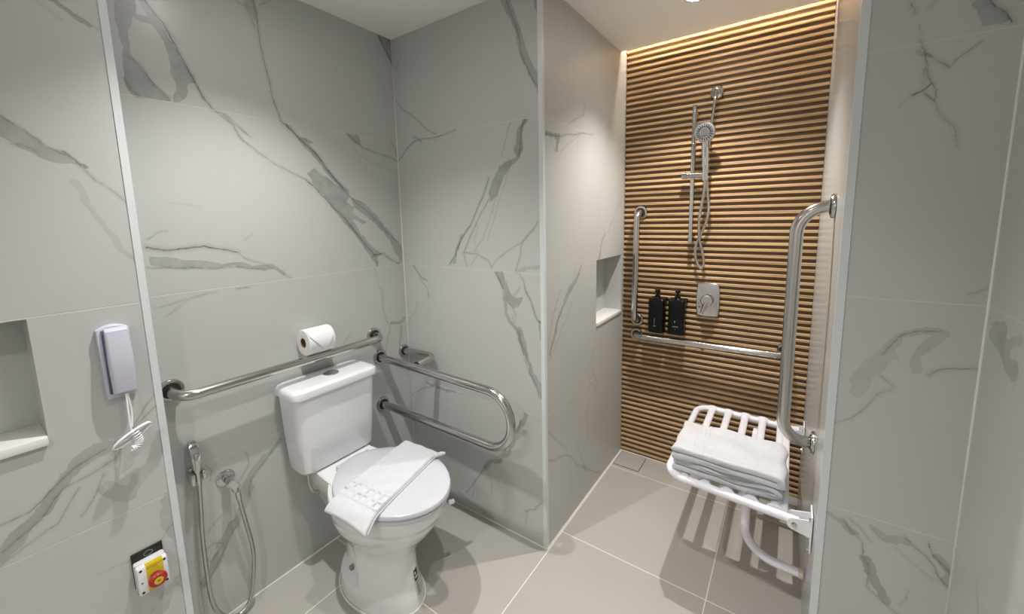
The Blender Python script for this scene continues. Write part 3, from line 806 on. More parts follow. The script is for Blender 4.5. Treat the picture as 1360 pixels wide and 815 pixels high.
flange('flange', (0, -.034, .757), (1, 0, 0), t, .031)
bm = bmesh.new(); tube(bm, [(.2358, -.149, .760), (.236, -.160, .7595)], .0165, 20); obj('end_cap', bm, BLACK, t)
rail('grab_rail', 'vertical steel grab rail on the slatted wall left of the soap dispensers', 'grab rail', (.925, .9, 1.14),
     [(.927, .897, 1.441), (.927, .828, 1.438), (.921, .828, .838), (.919, .897, .835)], .045, [((.927, .893, 1.441), (0, -1, 0)), ((.919, .893, .835), (0, -1, 0))], .0165)
rail('grab_rail', 'horizontal steel grab rail low on the slatted wall under the dispensers', 'grab rail', (1.28, .9, .75),
     [(.919, .897, .746), (.925, .828, .752), (1.632, .828, .762), (1.634, .897, .775)], .045, [((.919, .893, .746), (0, -1, 0)), ((1.634, .893, .775), (0, -1, 0))], .0165)
rail('grab_rail', 'tall vertical steel grab rail on the right side above the shower seat', 'grab rail', (1.735, .28, 1.04),
     [(1.731, .255, 1.440), (1.640, .25, 1.440), (1.640, .265, .628), (1.731, .305, .628)], .085, [((1.7335, .255, 1.440), (-1, 0, 0)), ((1.7335, .305, .628), (-1, 0, 0))], .0195, fr=.038)

# ------------------------------------------------------------ toilet
TY = -.481
PY = -.494
def dring(xb, xf, hw, z, rear=.6, n=48, xc=None, ex=1.0, cy=TY, tap=.9):
    """egg outline: round front, narrower flattened rear"""
    xc = xb+(xf-xb)*.45 if xc is None else xc
    out = []
    for k in range(n):
        a = 2*PI*k/n; c, s = math.cos(a), math.sin(a)
        if c >= 0: x = xc+(xf-xc)*c; w = hw*s
        else:
            cc = abs(c)**tap; ss = abs(s)**.8*(1 if s >= 0 else -1)
            x = xc-(xc-xb)*cc; w = ss*hw*(1-(1-rear)*(abs(c)**1.5))
        out.append((x, cy+w, z))
    return out
t = thing('toilet', 'white close-coupled toilet with lid closed under a folded hand towel', 'toilet', (.35, TY, 0))
bm = bmesh.new()
secs = [(.165, .560, .118, 0, .85), (.163, .566, .122, .004, .85), (.165, .562, .119, .03, .85), (.165, .548, .112, .08, .82), (.165, .538, .106, .14, .8), (.16, .538, .104, .19, .78),
        (.155, .550, .112, .225, .76), (.15, .578, .132, .265, .74), (.148, .614, .156, .305, .7), (.148, .642, .172, .345, .66), (.148, .652, .1775, .370, .64), (.148, .658, .181, .375, .64),
        (.148, .672, .187, .405, .62), (.148, .676, .188, .432, .62), (.152, .672, .184, .440, .62)]
def sstep(a, b, x): x = min(1, max(0, (x-a)/(b-a))); return x*x*(3-2*x)
def recessed(ring):
    out = []
    for x, y, z in ring:
        k = sstep(.055, .085, z)*(1-sstep(.20, .27, z))*(1-sstep(.345, .385, x+.25*(z-.06)))
        out.append((x, TY+(y-TY)*(1-.34*k), z))
    return [(x, y+(PY-TY)*(1-sstep(.05, .40, z)), z) for x, y, z in out]
dense = []
for p, q in zip(secs, secs[1:]):
    m = max(1, int((q[3]-p[3])/.012))
    for i in range(m): dense.append(tuple(a+(b-a)*i/m for a, b in zip(p, q)))
dense.append(secs[-1])
loft(bm, [recessed(dring(a, b, c, z, r, n=96)) for a, b, c, z, r in dense])
bowl = obj('bowl', bm, PORC, t)
# shelf carrying the cistern
bm = bmesh.new()
def shelf_ring(x0, x1, hw0, hw1, z):
    pts = []
    for k in range(9): pts.append((x0, TY-hw0+2*hw0*k/8, z))
    for k in range(9): pts.append((x1, TY+hw1-2*hw1*k/8, z))
    return pts
loft(bm, [shelf_ring(.06, .20, .055, .07, .24), shelf_ring(.02, .24, .085, .10, .33), shelf_ring(.012, .27, .105, .125, .385), shelf_ring(.012, .275, .11, .13, .42), shelf_ring(.012, .262, .108, .128, .444), shelf_ring(.016, .255, .104, .122, .4475)])
obj('cistern_shelf', bm, PORC, t)
# foot pad with trap bulge recess on the side
bm = bmesh.new()
M = frame((.285, PY-.075, .085), (0, -1, .12)); lathe(bm, [(0, -.004), (.010, -.004), (.010, .006), (.006, .009), (0, .009)], M, 20)
obj('bolt_cap', bm, PRINTG, t)
bm = bmesh.new(); M = frame((.605, TY+.148, .345), (.6, 1, 0)); lathe(bm, [(.009, -.012), (.009, .008), (.006, .011), (0, .011)], M, 20)
obj('hinge_bumper', bm, WHITEP, t)
# seat ring and lid
bm = bmesh.new(); loft(bm, [dring(.215, .684, .182, .4415, .66), dring(.21, .690, .187, .444, .66), dring(.21, .690, .187, .453, .66), dring(.215, .686, .183, .456, .66)])
obj('seat', bm, SEATP, t)
bm = bmesh.new()
lid = [(.205, .690, .185, .4585), (.2, .695, .1895, .461), (.2, .695, .1895, .469), (.203, .692, .187, .4745), (.212, .683, .179, .4785), (.235, .655, .160, .4815), (.29, .58, .10, .4835)]
loft(bm, [dring(a, b, c, z, .66) for a, b, c, z in lid]); obj('lid', bm, SEATP, t)
for s in (-1, 1):
    bm = bmesh.new(); box(bm, .198, .228, TY+s*.055-.018, TY+s*.055+.018, .446, .470, .005); obj('hinge', bm, SEATP, t)
# cistern
CY = -.492
bm = bmesh.new()
def crect(x0, x1, hy, z, r=.035, cy=CY): return [(x, y, z) for x, y in rrect((x0+x1)/2, cy, (x1-x0)/2, hy, r)]
loft(bm, [crect(.012, .128, .142, .4485), crect(.010, .142, .150, .452), crect(.008, .150, .155, .462), crect(.008, .160, .164, .60), crect(.008, .165, .169, .73), crect(.008, .166, .171, .766)])
obj('cistern', bm, PORC, t)
bm = bmesh.new()
loft(bm, [crect(.008, .174, .175, .7675, .03), crect(.005, .180, .181, .771, .035), crect(.005, .181, .182, .786, .036), crect(.006, .178, .179, .796, .036), crect(.010, .170, .172, .802, .034), crect(.018, .155, .160, .804, .03)])
cl = obj('cistern_lid', bm, PORC, t)
bm = bmesh.new(); M = Matrix.Translation((.092, CY+.012, .8035)); lathe(bm, [(.030, 0), (.030, .004), (.026, .006), (.024, .0045), (.0015, .0045), (0, .0045)], M, 32)
fb = obj('flush_button', bm, CHROME, cl)
bm = bmesh.new(); tube(bm, smooth_path([(.10, CY-.118, .452), (.10, CY-.120, .40), (.104, CY-.108, .355), (.11, CY-.07, .338), (.12, CY-.03, .345)]), .0065, 12); obj('water_hose', bm, HOSE, t)
# maker's sticker low on the pedestal
def on_bowl(x, z, off=.0012):
    """outside point of the pedestal's right-front side at height z"""
    a = [s for s in secs]; i = max(k for k in range(len(a)) if a[k][3] <= z); j = min(i+1, len(a)-1)
    f = 0 if a[j][3] == a[i][3] else (z-a[i][3])/(a[j][3]-a[i][3])
    xb, xf, hw = [a[i][q]*(1-f)+a[j][q]*f for q in range(3)]
    xc = xb+(xf-xb)*.45
    ang = x                                   # here x is the angle round the pedestal
    return Vector((xc+(xf-xc+off)*math.cos(ang), PY+(hw+off)*math.sin(ang), z))
def bowl_patch(a0, a1, z0, z1, off, mat, name, parent):
    bm = bmesh.new(); G = [[bm.verts.new(on_bowl(a0+(a1-a0)*i/6, z0+(z1-z0)*j/4, off)) for i in range(7)] for j in range(5)]
    for j in range(4):
        for i in range(6): bm.faces.new((G[j][i], G[j][i+1], G[j+1][i+1], G[j+1][i]))
    return obj(name, bm, mat, parent)
st = bowl_patch(.10, .38, .030, .135, .0010, simple('sticker_film', (.70, .71, .70), .3), 'sticker', t)
bowl_patch(.13, .33, .088, .130, .0016, PRINT, 'printed_block', st)
bowl_patch(.16, .30, .098, .106, .0021, WHITEP, 'pale_dashes', st)
bowl_patch(.16, .22, .112, .122, .0021, WHITEP, 'pale_dashes', st)
for k in range(5): bowl_patch(.14, .30-.03*(k % 2), .076-.009*k, .080-.009*k, .0016, PRINTG, 'text_line', st)
tube_b = bmesh.new(); tube(tube_b, [Vector((p[0], p[1], .0015)) for p in dring(.160, .570, .126, 0, .85, cy=PY)], .004, 8, closed=True); obj('floor_sealant', tube_b, CAULK, t)

# toilet paper
t = thing('toilet_roll', 'toilet paper roll lying on the long grab rail with a folded pointed end', 'toilet roll', (.056, -.508, .95))
M = frame((.060, -.565, .9495), (0, 1, 0))
bm = bmesh.new(); R, h = .0525, .108
prof = [(.0195, .001), (.030, .0), (.042, .0005), (R-.002, .001), (R, .003), (R, h-.003), (R-.002, h-.001), (.03, h), (.0195, h-.001), (.0195, .001)]
rings = []
for r, z in prof: rings.append([bm.verts.new(M @ Vector((r*math.cos(2*PI*k/40), r*math.sin(2*PI*k/40), z))) for k in range(40)])
for A, B in zip(rings, rings[1:]):
    for k in range(40): bm.faces.new((A[k], A[(k+1) % 40], B[(k+1) % 40], B[k]))
bmesh.ops.remove_doubles(bm, verts=bm.verts, dist=1e-6); obj('paper', bm, PAPER, t)
bm = bmesh.new()
for r0, r1 in ((.0194, .0182),):
    a = [[bm.verts.new(M @ Vector((r*math.cos(2*PI*k/32), r*math.sin(2*PI*k/32), z))) for k in range(32)] for r, z in ((r0, .0005), (r0, h-.0005), (r1, h-.0005), (r1, .0005))]
    for i in range(4):
        for k in range(32): bm.faces.new((a[i][k], a[i][(k+1) % 32], a[(i+1) % 4][(k+1) % 32], a[(i+1) % 4][k]))
obj('core', bm, CARD, t)
# loose end folded to a point, hanging over the front of the roll
bm = bmesh.new(); n = 12
def roll_pt(ang, w, off): # ang from top toward the room
    return Vector((.060+(R+off)*math.sin(ang), -.565+w, .9495+(R+off)*math.cos(ang)))
G = []
for i in range(n+1):
    ang = .35+1.85*i/n; f = i/n
    wl = .004+(h*.5-.004)*max(0, (f-.35)/.65)*1.15; wr = h-.004-(h*.5-.004)*max(0, (f-.35)/.65)*.85
    if wl > wr: wl = wr = (wl+wr)/2
    G.append([(bm.verts.new(roll_pt(ang, wl+(wr-wl)*j/6, .0015+.006*f*f)), bm.verts.new(roll_pt(ang, wl+(wr-wl)*j/6, .0028+.006*f*f))) for j in range(7)])
for i in range(n):
    for j in range(6):
        for s in (0, 1): bm.faces.new((G[i][j][s], G[i+1][j][s], G[i+1][j+1][s], G[i][j+1][s]))
    for j in (0, 6): bm.faces.new((G[i][j][0], G[i+1][j][0], G[i+1][j][1], G[i][j][1]))
bmesh.ops.remove_doubles(bm, verts=bm.verts, dist=1e-5)
obj('folded_end', bm, PAPER, t)

# hand towel folded lengthwise over the lid
def cloth_slab(name, parent, f, nu, nv, th):
    """closed slab: f(u, v) -> (point on the underside, normal, thickness factor)"""
    bm = bmesh.new(); T_, B_ = [], []
    for i in range(nu+1):
        rt, rb = [], []
        for j in range(nv+1):
            p, nrm, k = f(i/nu, j/nv)
            rt.append(bm.verts.new(p+nrm*th*k)); rb.append(bm.verts.new(p))
        T_.append(rt); B_.append(rb)
    for i in range(nu):
        for j in range(nv):
            bm.faces.new((T_[i][j], T_[i+1][j], T_[i+1][j+1], T_[i][j+1])); bm.faces.new((B_[i][j], B_[i][j+1], B_[i+1][j+1], B_[i+1][j]))
    for i in range(nu):
        bm.faces.new((T_[i][0], B_[i][0], B_[i+1][0], T_[i+1][0])); bm.faces.new((T_[i][nv], T_[i+1][nv], B_[i+1][nv], B_[i][nv]))
    for j in range(nv):
        bm.faces.new((T_[0][j], T_[0][j+1], B_[0][j+1], B_[0][j])); bm.faces.new((T_[nu][j], B_[nu][j], B_[nu][j+1], T_[nu][j+1]))
    return obj(name, bm, TERRY, parent, sharp=70)

A0, A1 = Vector((.318, -.305)), Vector((.500, -.292))   # far short end
B0, B1 = Vector((.398, -.712)), Vector((.592, -.694))   # near short end, hanging over
def ht_point(u, v, lift=0):
    a = A0.lerp(A1, v); b = B0.lerp(B1, v); p = a.lerp(b, u)
    z = .4838+lift
    # droop past the lid's left edge
    yedge = TY-.187*math.sqrt(max(.05, 1-((p.x-.42)/.28)**2)) if p.x > .42 else TY-.187
    dz = 0
    if p.y < yedge:
        d = yedge-p.y; dz = -(d*d)/(2*.03)*.75 if d < .03 else -.75*(.015+(d-.03)*1.0)
    if p.y > TY+.175: dz -= (p.y-TY-.175)*.30
    r2 = ((p.x-.44)/.25)**2+((p.y-TY)/.19)**2
    dz -= .0045*min(1, max(0, r2))**2 if p.y >= yedge else .0045
    return Vector((p.x, p.y, z+dz)), p
def ht(u, v, lift=0):
    P, p = ht_point(u, v, lift)
    e = .004; Pu = ht_point(min(1, u+e), v, lift)[0]-ht_point(max(0, u-e), v, lift)[0]; Pv = ht_point(u, min(1, v+e), lift)[0]-ht_point(u, max(0, v-e), lift)[0]
    nrm = Pv.cross(Pu).normalized()
    if nrm.z < 0: nrm = -nrm
    edge = min(v, 1-v)*.2; k = min(1, (edge/.006))**.5 if edge < .006 else 1
    ee = min(u, 1-u)*.42; k *= (min(1, (ee/.006))**.5 if ee < .006 else 1)
    k = .35+.65*k
    # woven band of two rows of raised squares near the hanging end
    band = 0
    s = u
    if .70 < s < .865:
        row = (s-.70)/.0825; fr = row-math.floor(row); cu = (v*6.0) % 1
        inside = (.16 < fr < .84) and (.14 < cu < .86) and .02 < v < .98
        band = -.26 if inside else .34
        if s < .707 or s > .858: band = .36
    wv = .10*math.sin(17*v+9*u)*math.sin(5*u+2)+.05*math.sin(40*u+13*v)
    return P, nrm, k*(1+band+wv)
ht0 = thing('hand_towel', 'white hand towel folded lengthwise across the closed toilet lid', 'towel', (.45, -.48, .485))
cloth_slab('under_fold', ht0, lambda u, v: ht(u*.985, .03+.985*v) if False else (lambda r: (r[0]+Vector((.006, .004, 0)), r[1], 1))(ht(u*.98, .02+.96*v)), 60, 20, .006)
cloth_slab('upper_fold', ht0, lambda u, v: ht(u, v, .0065), 190, 76, .011)
bm = bmesh.new(); tube(bm, [(.503, -.318, .491), (.515, -.290, .4900), (.522, -.276, .488)], [.009, .0085, .005], 12); obj('corner_curl', bm, TERRY, ht0)

# ------------------------------------------------------------ bidet sprayer and valve
t = thing('bidet_sprayer', 'chrome hand bidet sprayer hung in its wall holder with a looping hose', 'bidet sprayer', (0, -.93, .62))
bm = bmesh.new(); box(bm, 0, .012, -.950, -.918, .568, .612, .003); box(bm, .010, .050, -.955, -.944, .566, .604, .003); box(bm, .010, .050, -.924, -.913, .572, .604, .003); obj('holder', bm, CHROME, t)
bm = bmesh.new()
def srect(cx, cy, z, hx, hy, r): return [(x, y, z) for x, y in rrect(cx, cy, hx, hy, r, 4)]
loft(bm, [srect(.036, -.934, .556, .007, .007, .0065), srect(.036, -.934, .60, .0085, .0085, .008), srect(.037, -.934, .62, .011, .0125, .006), srect(.036, -.935, .655, .013, .014, .004), srect(.032, -.936, .685, .014, .014, .004), srect(.028, -.936, .700, .012, .013, .004), srect(.022, -.936, .708, .008, .010, .004)])
obj('spray_head', bm, CHROME, t)
bm = bmesh.new(); box(bm, .046, .056, -.942, -.928, .615, .672, .003); obj('trigger', bm, CHROME, t)
hose_pts = [(.036, -.934, .558), (.037, -.938, .48), (.038, -.944, .38), (.040, -.946, .26), (.042, -.945, .16), (.048, -.938, .10), (.052, -.918, .052), (.054, -.885, .022), (.054, -.858, .022), (.052, -.836, .045), (.048, -.822, .085), (.044, -.812, .14), (.042, -.806, .20), (.045, -.810, .27), (.050, -.822, .36), (.054, -.831, .43), (.056, -.835, .468)]
bm = bmesh.new(); tube(bm, smooth_path(hose_pts, 10), .0068, 14); obj('hose', bm, HOSE, t)
bm = bmesh.new(); tube(bm, [(.0555, -.834, .452), (.056, -.836, .482)], .009, 14); obj('hose_nut', bm, CHROME, t)
t = thing('stop_valve', 'chrome stop valve with round wall plate feeding the bidet hose', 'valve', (0, -.845, .515))
M = frame((0, -.850, .520), (1, 0, 0))
bm = bmesh.new(); lathe(bm, [(.030, 0), (.029, .004), (.022, .009), (.012, .010), (0, .010)], M, 32); obj('wall_plate', bm, CHROME, t)
bm = bmesh.new(); lathe(bm, [(.0125, .008), (.0125, .040), (.016, .042), (.016, .058), (0, .058)], M, 24); tube(bm, [(.056, -.848, .512), (.056, -.8405, .486)], .010, 16); obj('body', bm, CHROME, t)
bm = bmesh.new()
lathe(bm, [(.010, .056), (.010, .066), (0, .066)], M, 20); prism(bm, rrect(0, 0, .021, .012, .008), .064, .076, M @ Matrix.Rotation(.5, 4, 'Z'), .003); obj('handle', bm, CHROME, t)

# ------------------------------------------------------------ intercom handset
t = thing('wall_telephone', 'pale lilac-grey wall telephone with a coiled white cord', 'telephone', (XP, -1.09, 1.05))
M = frame((XP, -1.0905, 1.051), (1, 0, 0), (0, 0, 1))   # local x = up, local y = -Y... handled by symmetric outlines
def arch(hx, hy, n=10, bow=.010):
    """plate outline (x up): straight sides, slightly bowed top"""
    out = []
    for k in range(n+1): s = -1+2*k/n; out.append((hx+bow*(1-s*s)-bow, s*hy))
    for k in range(n+1): s = 1-2*k/n; out.append((-hx, s*hy*.92))
    return out
bm = bmesh.new(); prism(bm, arch(.103, .0325, bow=.012), 0, .020, M, .005); obj('base', bm, GREYP, t, sharp=50)
# handset: long shell bowed outward
bm = bmesh.new(); rings = []
for k in range(25):
    s = -1+2*k/24; x = s*.094+.001
    d0 = .021; d1 = .046-.009*s*s-(.010 if abs(s) > .97 else 0)-.004*(s > 0)*s
    hy = .0255-.0015*abs(s)-(.002 if abs(s) > .97 else 0)
    ring = [(x, yy-.004, zz) for yy, zz in rrect(0, (d0+d1)/2, hy, (d1-d0)/2, min(.008, (d1-d0)/2-.001), 5)]
    rings.append([M @ Vector(p) for p in ring])
loft(bm, rings); hs = obj('handset', bm, GREYP, t)
bm = bmesh.new(); box(bm, .0165, .0215, -.0245, .016, -.088, .090); 
bmesh.ops.transform(bm, matrix=Matrix.Translation((XP+.002, -1.0905, 1.051)), verts=bm.verts); obj('shadow_gap', bm, simple('dark_gap', (.12, .12, .22), .5), t)
bm = bmesh.new(); path = smooth_path([(XP+.030, -1.086, .957), (XP+.036, -1.088, .91), (XP+.040, -1.089, .868), (XP+.042, -1.0885, .845)], 8)
tube(bm, path, .0024, 10)
path2 = smooth_path([(XP+.030, -1.083, .957), (XP+.034, -1.081, .905), (XP+.042, -1.086, .862)], 8); tube(bm, path2, .0019, 10)
# flat loops of slack
for q, (a, b, dz) in enumerate(((.044, .011, 0), (.041, .008, .003), (.046, .013, -.002))):
    loop = []
    for k in range(40):
        an = 2*PI*k/40; lx, lz = a*math.cos(an), b*math.sin(an)
        c, s = math.cos(.47), math.sin(.47)
        loop.append((XP+.040+.003*q+.006*math.sin(an), -1.0885+lx*c-lz*s, .839+dz+lx*s+lz*c))
    tube(bm, loop, .0023, 10, closed=True)
# coil
def helix(path, R, turns, r, nper=14):
    P = [Vector(p) for p in path]; N = turns*nper; pts = []
    for k in range(N+1):
        f = k/N*(len(P)-1); i = min(int(f), len(P)-2); p = P[i].lerp(P[i+1], f-i); tg = (P[i+1]-P[i]).normalized()
        u = (Vector((1, 0, 0))-tg*tg.x).normalized(); v = tg.cross(u); a = 2*PI*k/nper
        pts.append(p+u*R*math.cos(a)+v*R*math.sin(a))
    return pts
coil = smooth_path([(XP+.046, -1.085, .850), (XP+.050, -1.080, .832), (XP+.050, -1.078, .818), (XP+.050, -1.084, .805), (XP+.050, -1.096, .802)], 8)
tube(bm, helix(coil, .0082, 11, .0021), .0022, 8)
obj('cord', bm, CORDM, t)

# ------------------------------------------------------------ emergency stop box
t = thing('emergency_stop_switch', 'white switch box with a red push button on a black back plate', 'switch', (XP, -1.09, .42))
M = frame((XP, -1.0895, .417), (1, 0, 0))
bm = bmesh.new(); box(bm, XP, XP+.006, -1.125, -1.0545, .358, .467, .0015); obj('back_plate', bm, BLACK, t)
bm = bmesh.new(); tube(bm, [(XP+.0065, -1.088+.010*math.cos(a), .4525+.007*math.sin(a)) for a in [2*PI*k/24 for k in range(24)]], .0008, 6, closed=True); obj('embossed_ring', bm, PRINTG, t)
BX = XP+.050; by0, by1, bz0, bz1 = -1.1245, -1.0555, .357, .4435
bm = bmesh.new(); box(bm, XP+.006, BX, by0, by1, bz0, bz1, .005, 3); bx_ = obj('housing', bm, WHITEP, t)
bm = bmesh.new(); box(bm, BX-.020, BX-.0192, by0-.0004, by1+.0004, bz0-.0004, bz1+.0004, 0); obj('cover_seam', bm, PRINTG, bx_)
bm = bmesh.new()
ymid = (by0+by1)/2+.004
box(bm, BX-.0045, BX+.0006, ymid-.019, ymid+.019, bz0+.003, bz1-.001, .0004)
box(bm, BX-.012, BX-.002, ymid-.019, ymid+.019, bz1-.003, bz1+.0006, .0002)
yl = obj('yellow_label', bm, YELL, t)
def text_obj(name, body, size, M, mat, parent, ext=.0002):
    c = bpy.data.curves.new(name, 'FONT'); c.body = body; c.size = size; c.extrude = ext; c.align_x = 'CENTER'; c.align_y = 'CENTER'
    o = bpy.data.objects.new(name, c); COL.objects.link(o); bpy.context.view_layer.update()
    me = bpy.data.meshes.new_from_object(o); bpy.data.objects.remove(o); me.transform(M)
    return link(name, me, mat, parent, smooth=False)
def face_M(x, y, z): return Matrix(((0, 0, 1, x), (1, 0, 0, y), (0, 1, 0, z), (0, 0, 0, 1)))
text_obj('printed_text', 'EMERGENCY\nSTOP', .0058, face_M(BX+.0006, ymid, bz1-.0125), simple('dark_red_print', (.30, .06, .01), .6), yl)
bm = bmesh.new()
zc = (bz0+bz1)/2-.004
M = frame((BX, ymid, zc), (1, 0, 0))
lathe(bm, [(.015, .0), (.015, .014), (0, .014)], M, 32); obj('button_neck', bm, BLACK, t)
bm = bmesh.new(); lathe(bm, [(.015, .010), (.0205, .013), (.0215, .016), (.0205, .0225), (.0165, .0265), (.0105, .027), (.0105, .0255), (0, .0255)], M, 40); rb = obj('push_button', bm, REDP, t)
bm = bmesh.new(); lathe(bm, [(.0104, .0255), (.0104, .0275), (.004, .0278), (0, .0270)], M, 32); obj('button_cap', bm, YELL, rb)
bm = bmesh.new(); box(bm, BX+.0278, BX+.0283, ymid-.0035, ymid+.0035, zc-.0012, zc+.0012); obj('keyhole', bm, PRINT, rb)
for yy in (by0+.008, by1-.008):
    for zz in (bz0+.009, bz1-.009):
        bm = bmesh.new(); lathe(bm, [(.0035, -.001), (.0035, .0005), (0, .0002)], frame((BX, yy, zz), (1, 0, 0)), 16); obj('screw', bm, PRINT, t)
bm = bmesh.new(); lathe(bm, [(.0022, -.001), (.0022, .0006), (0, .0006)], frame((BX, by0+.008, zc), (1, 0, 0)), 16); obj('indicator', bm, PRINT, t)

# ------------------------------------------------------------ shower set
t = thing('shower_riser_rail', 'slim chrome riser rail holding the hand shower', 'riser rail', (1.19, .9, 1.62))
bm = bmesh.new(); tube(bm, [(1.197, .848, 1.955), (1.1965, .848, 1.28)], .0105, 20); obj('rail', bm, CHROME, t)
for z in (1.925, 1.31):
    bm = bmesh.new(); lathe(bm, [(.014, 0), (.013, .035), (.010, .052), (0, .052)], frame((1.197, .896, z), (0, -1, 0)), 20); obj('bracket', bm, CHROME, t)
bm = bmesh.new(); tube(bm, [(1.160, .846, 1.618), (1.268, .836, 1.612)], .0135, 20); sl = obj('slider', bm, CHROME, t)
bm = bmesh.new(); tube(bm, [(1.148, .847, 1.619), (1.171, .845, 1.618)], .0165, 20); obj('knob', bm, CHROME, sl)
bm = bmesh.new(); tube(bm, [(1.258, .832, 1.592), (1.258, .828, 1.632)], .0165, 20); obj('cradle', bm, CHROME, sl)
t = thing('hand_shower', 'round chrome hand shower with its hose hanging in a loop', 'hand shower', (1.255, .82, 1.75))
hd = Vector((1.256, .788, 1.812)); nrm = Vector((.02, -1, -.22)).normalized()
M = frame(hd, nrm)
bm = bmesh.new(); lathe(bm, [(0, -.030), (.018, -.029), (.034, -.020), (.046, -.007), (.048, .002), (.046, .006), (.041, .007), (0, .007)], M, 40); obj('head', bm, CHROME, t)
bm = bmesh.new(); lathe(bm, [(.040, .006), (.040, .0085), (0, .0085)], M, 36); fc = obj('face', bm, HEADF, t)
bm = bmesh.new()
for k in range(20):
    a = 2*PI*k/20; Mk = M @ Matrix.Rotation(a, 4, 'Z')
    box(bm, .022, .037, -.0022, .0022, .0082, .0102, 0, 1, Mk)
for k in range(8):
    a = 2*PI*k/8+.2; Mk = M @ Matrix.Rotation(a, 4, 'Z'); box(bm, .009, .015, -.0022, .0022, .0082, .0100, 0, 1, Mk)
obj('nozzles', bm, NOZZ, fc)
bm = bmesh.new(); lathe(bm, [(.018, .008), (.018, .0105), (0, .0105)], M, 28); obj('hub', bm, GREYRING, fc)
bm = bmesh.new(); tube(bm, smooth_path([(1.256, .806, 1.782), (1.257, .815, 1.752), (1.258, .826, 1.70), (1.258, .829, 1.645), (1.258, .830, 1.588)], 6), [.0155]*6+[.0175]*6+[.017]*6+[.013]*6+[.0115], 20); obj('handle', bm, CHROME, t)
outlet = Vector((1.286, .885, 2.005))
hp = [(1.286, .858, 1.992), (1.284, .852, 1.96), (1.277, .857, 1.90), (1.268, .866, 1.82), (1.262, .870, 1.72), (1.262, .868, 1.60), (1.268, .862, 1.52), (1.276, .856, 1.455), (1.268, .858, 1.39), (1.246, .862, 1.33), (1.225, .862, 1.275), (1.222, .860, 1.215), (1.238, .860, 1.165), (1.252, .862, 1.150), (1.262, .864, 1.175), (1.256, .862, 1.225), (1.240, .856, 1.29), (1.236, .850, 1.35), (1.238, .846, 1.42), (1.250, .842, 1.50), (1.258, .834, 1.56), (1.258, .830, 1.592)]
bm = bmesh.new(); tube(bm, smooth_path(hp, 8), .0068, 12); obj('hose', bm, HOSE, t)
t = thing('shower_outlet', 'round chrome wall outlet feeding the shower hose near the top of the slats', 'wall outlet', outlet)
bm = bmesh.new(); lathe(bm, [(.032, 0), (.032, .006), (.028, .013), (.016, .016), (.014, .028), (0, .030)], frame((1.286, .894, 2.008), (0, -1, 0)), 36); obj('rosette', bm, CHROME, t)
bm = bmesh.new(); tube(bm, [(1.286, .868, 2.008), (1.286, .858, 2.002), (1.286, .8575, 1.985)], .011, 18); obj('elbow', bm, CHROME, t)
t = thing('shower_mixer', 'square chrome shower mixer plate with a round lever knob', 'mixer', (1.286, .9, .986))
M = frame((1.286, .894, .986), (0, -1, 0), (1, 0, 0))
def bowed(hx, hy, b, n=10):
    out = []
    for k in range(n): s = -1+2*k/n; out.append((hx+b*(1-s*s), s*hy))
    for k in range(n): s = 1-2*k/n; out.append((s*hx, hy+b*.6*(1-s*s)))
    for k in range(n): s = 1-2*k/n; out.append((-hx-b*(1-s*s), s*hy))
    for k in range(n): s = -1+2*k/n; out.append((s*hx, -hy-b*.6*(1-s*s)))
    return out
bm = bmesh.new(); prism(bm, bowed(.050, .084, .006), 0, .014, M, .004); obj('plate', bm, CHROME, t)
bm = bmesh.new(); lathe(bm, [(.031, .012), (.031, .040), (.029, .050), (.025, .054), (0, .055)], M, 40); kb = obj('knob', bm, CHROME, t)
bm = bmesh.new(); tube(bm, [M @ Vector(p) for p in ((0, -.005, .045), (-.012, -.040, .052), (-.020, -.066, .056))] if (M @ Vector((0, -1, 0))).z < (M @ Vector((0, 1, 0))).z else [M @ Vector(p) for p in ((0, .005, .045), (-.012, .040, .052), (-.020, .066, .056))], [.013, .010, .008], 16); obj('lever', bm, CHROME, kb)
bm = bmesh.new(); lathe(bm, [(.005, .014), (.005, .0146), (0, .0146)], frame((1.249, .894, .945), (0, -1, 0)), 16); obj('red_mark', bm, REDP, t)

def dispenser(x, z, label, lines):
    t = thing('soap_dispenser', label, 'soap dispenser', (x, .9, z), 'black pump dispensers on the slatted wall')
    bm = bmesh.new(); box(bm, x-.042, x+.042, .880, .894, z+.075, z+.092, .002); box(bm, x-.020, x+.020, .880, .894, z-.06, z+.075, .002); obj('bracket', bm, DISP, t)
    bm = bmesh.new()
    def r(zz, hx, hy, rr=.012): return [(a, b, zz) for a, b in rrect(x, .846, hx, hy, rr, 6)]
    loft(bm, [r(z-.096, .036, .029), r(z-.092, .040, .033), r(z-.05, .0405, .0335), r(z+.06, .0415, .0335), r(z+.085, .0415, .033), r(z+.091, .038, .029), r(z+.0925, .020, .018, .010), r(z+.098, .0145, .0145, .0142)])
    bo = obj('bottle', bm, DISP, t)
    bm = bmesh.new(); M = Matrix.Translation((x, .846, z+.097))
    lathe(bm, [(.015, 0), (.0145, .010), (.006, .013), (.0055, .026), (.0125, .028), (.0135, .040), (.012, .043), (0, .044)], M, 28); box(bm, x-.006, x+.006, .812, .846, z+.130, z+.139, .002)
    obj('pump', bm, DISP, t)
    bm = bmesh.new()
    for (a, b, c, d) in lines: box(bm, x+a, x+b, .8118, .8126, z+c, z+d)
    obj('pale_print', bm, simple('pale_print', (.35, .35, .35), .5), bo, smooth=False)
dispenser(1.042, .886, 'black pump soap dispenser nearer the vertical grab rail', [(-.012, .003, -.058, -.0555), (-.006, -.0045, -.05, -.015)])
dispenser(1.146, .890, 'black pump soap dispenser nearer the shower mixer', [(-.014, .014, -.052, -.0490), (-.0015, .0015, -.066, -.064), (-.006, -.003, -.03, -.02)])
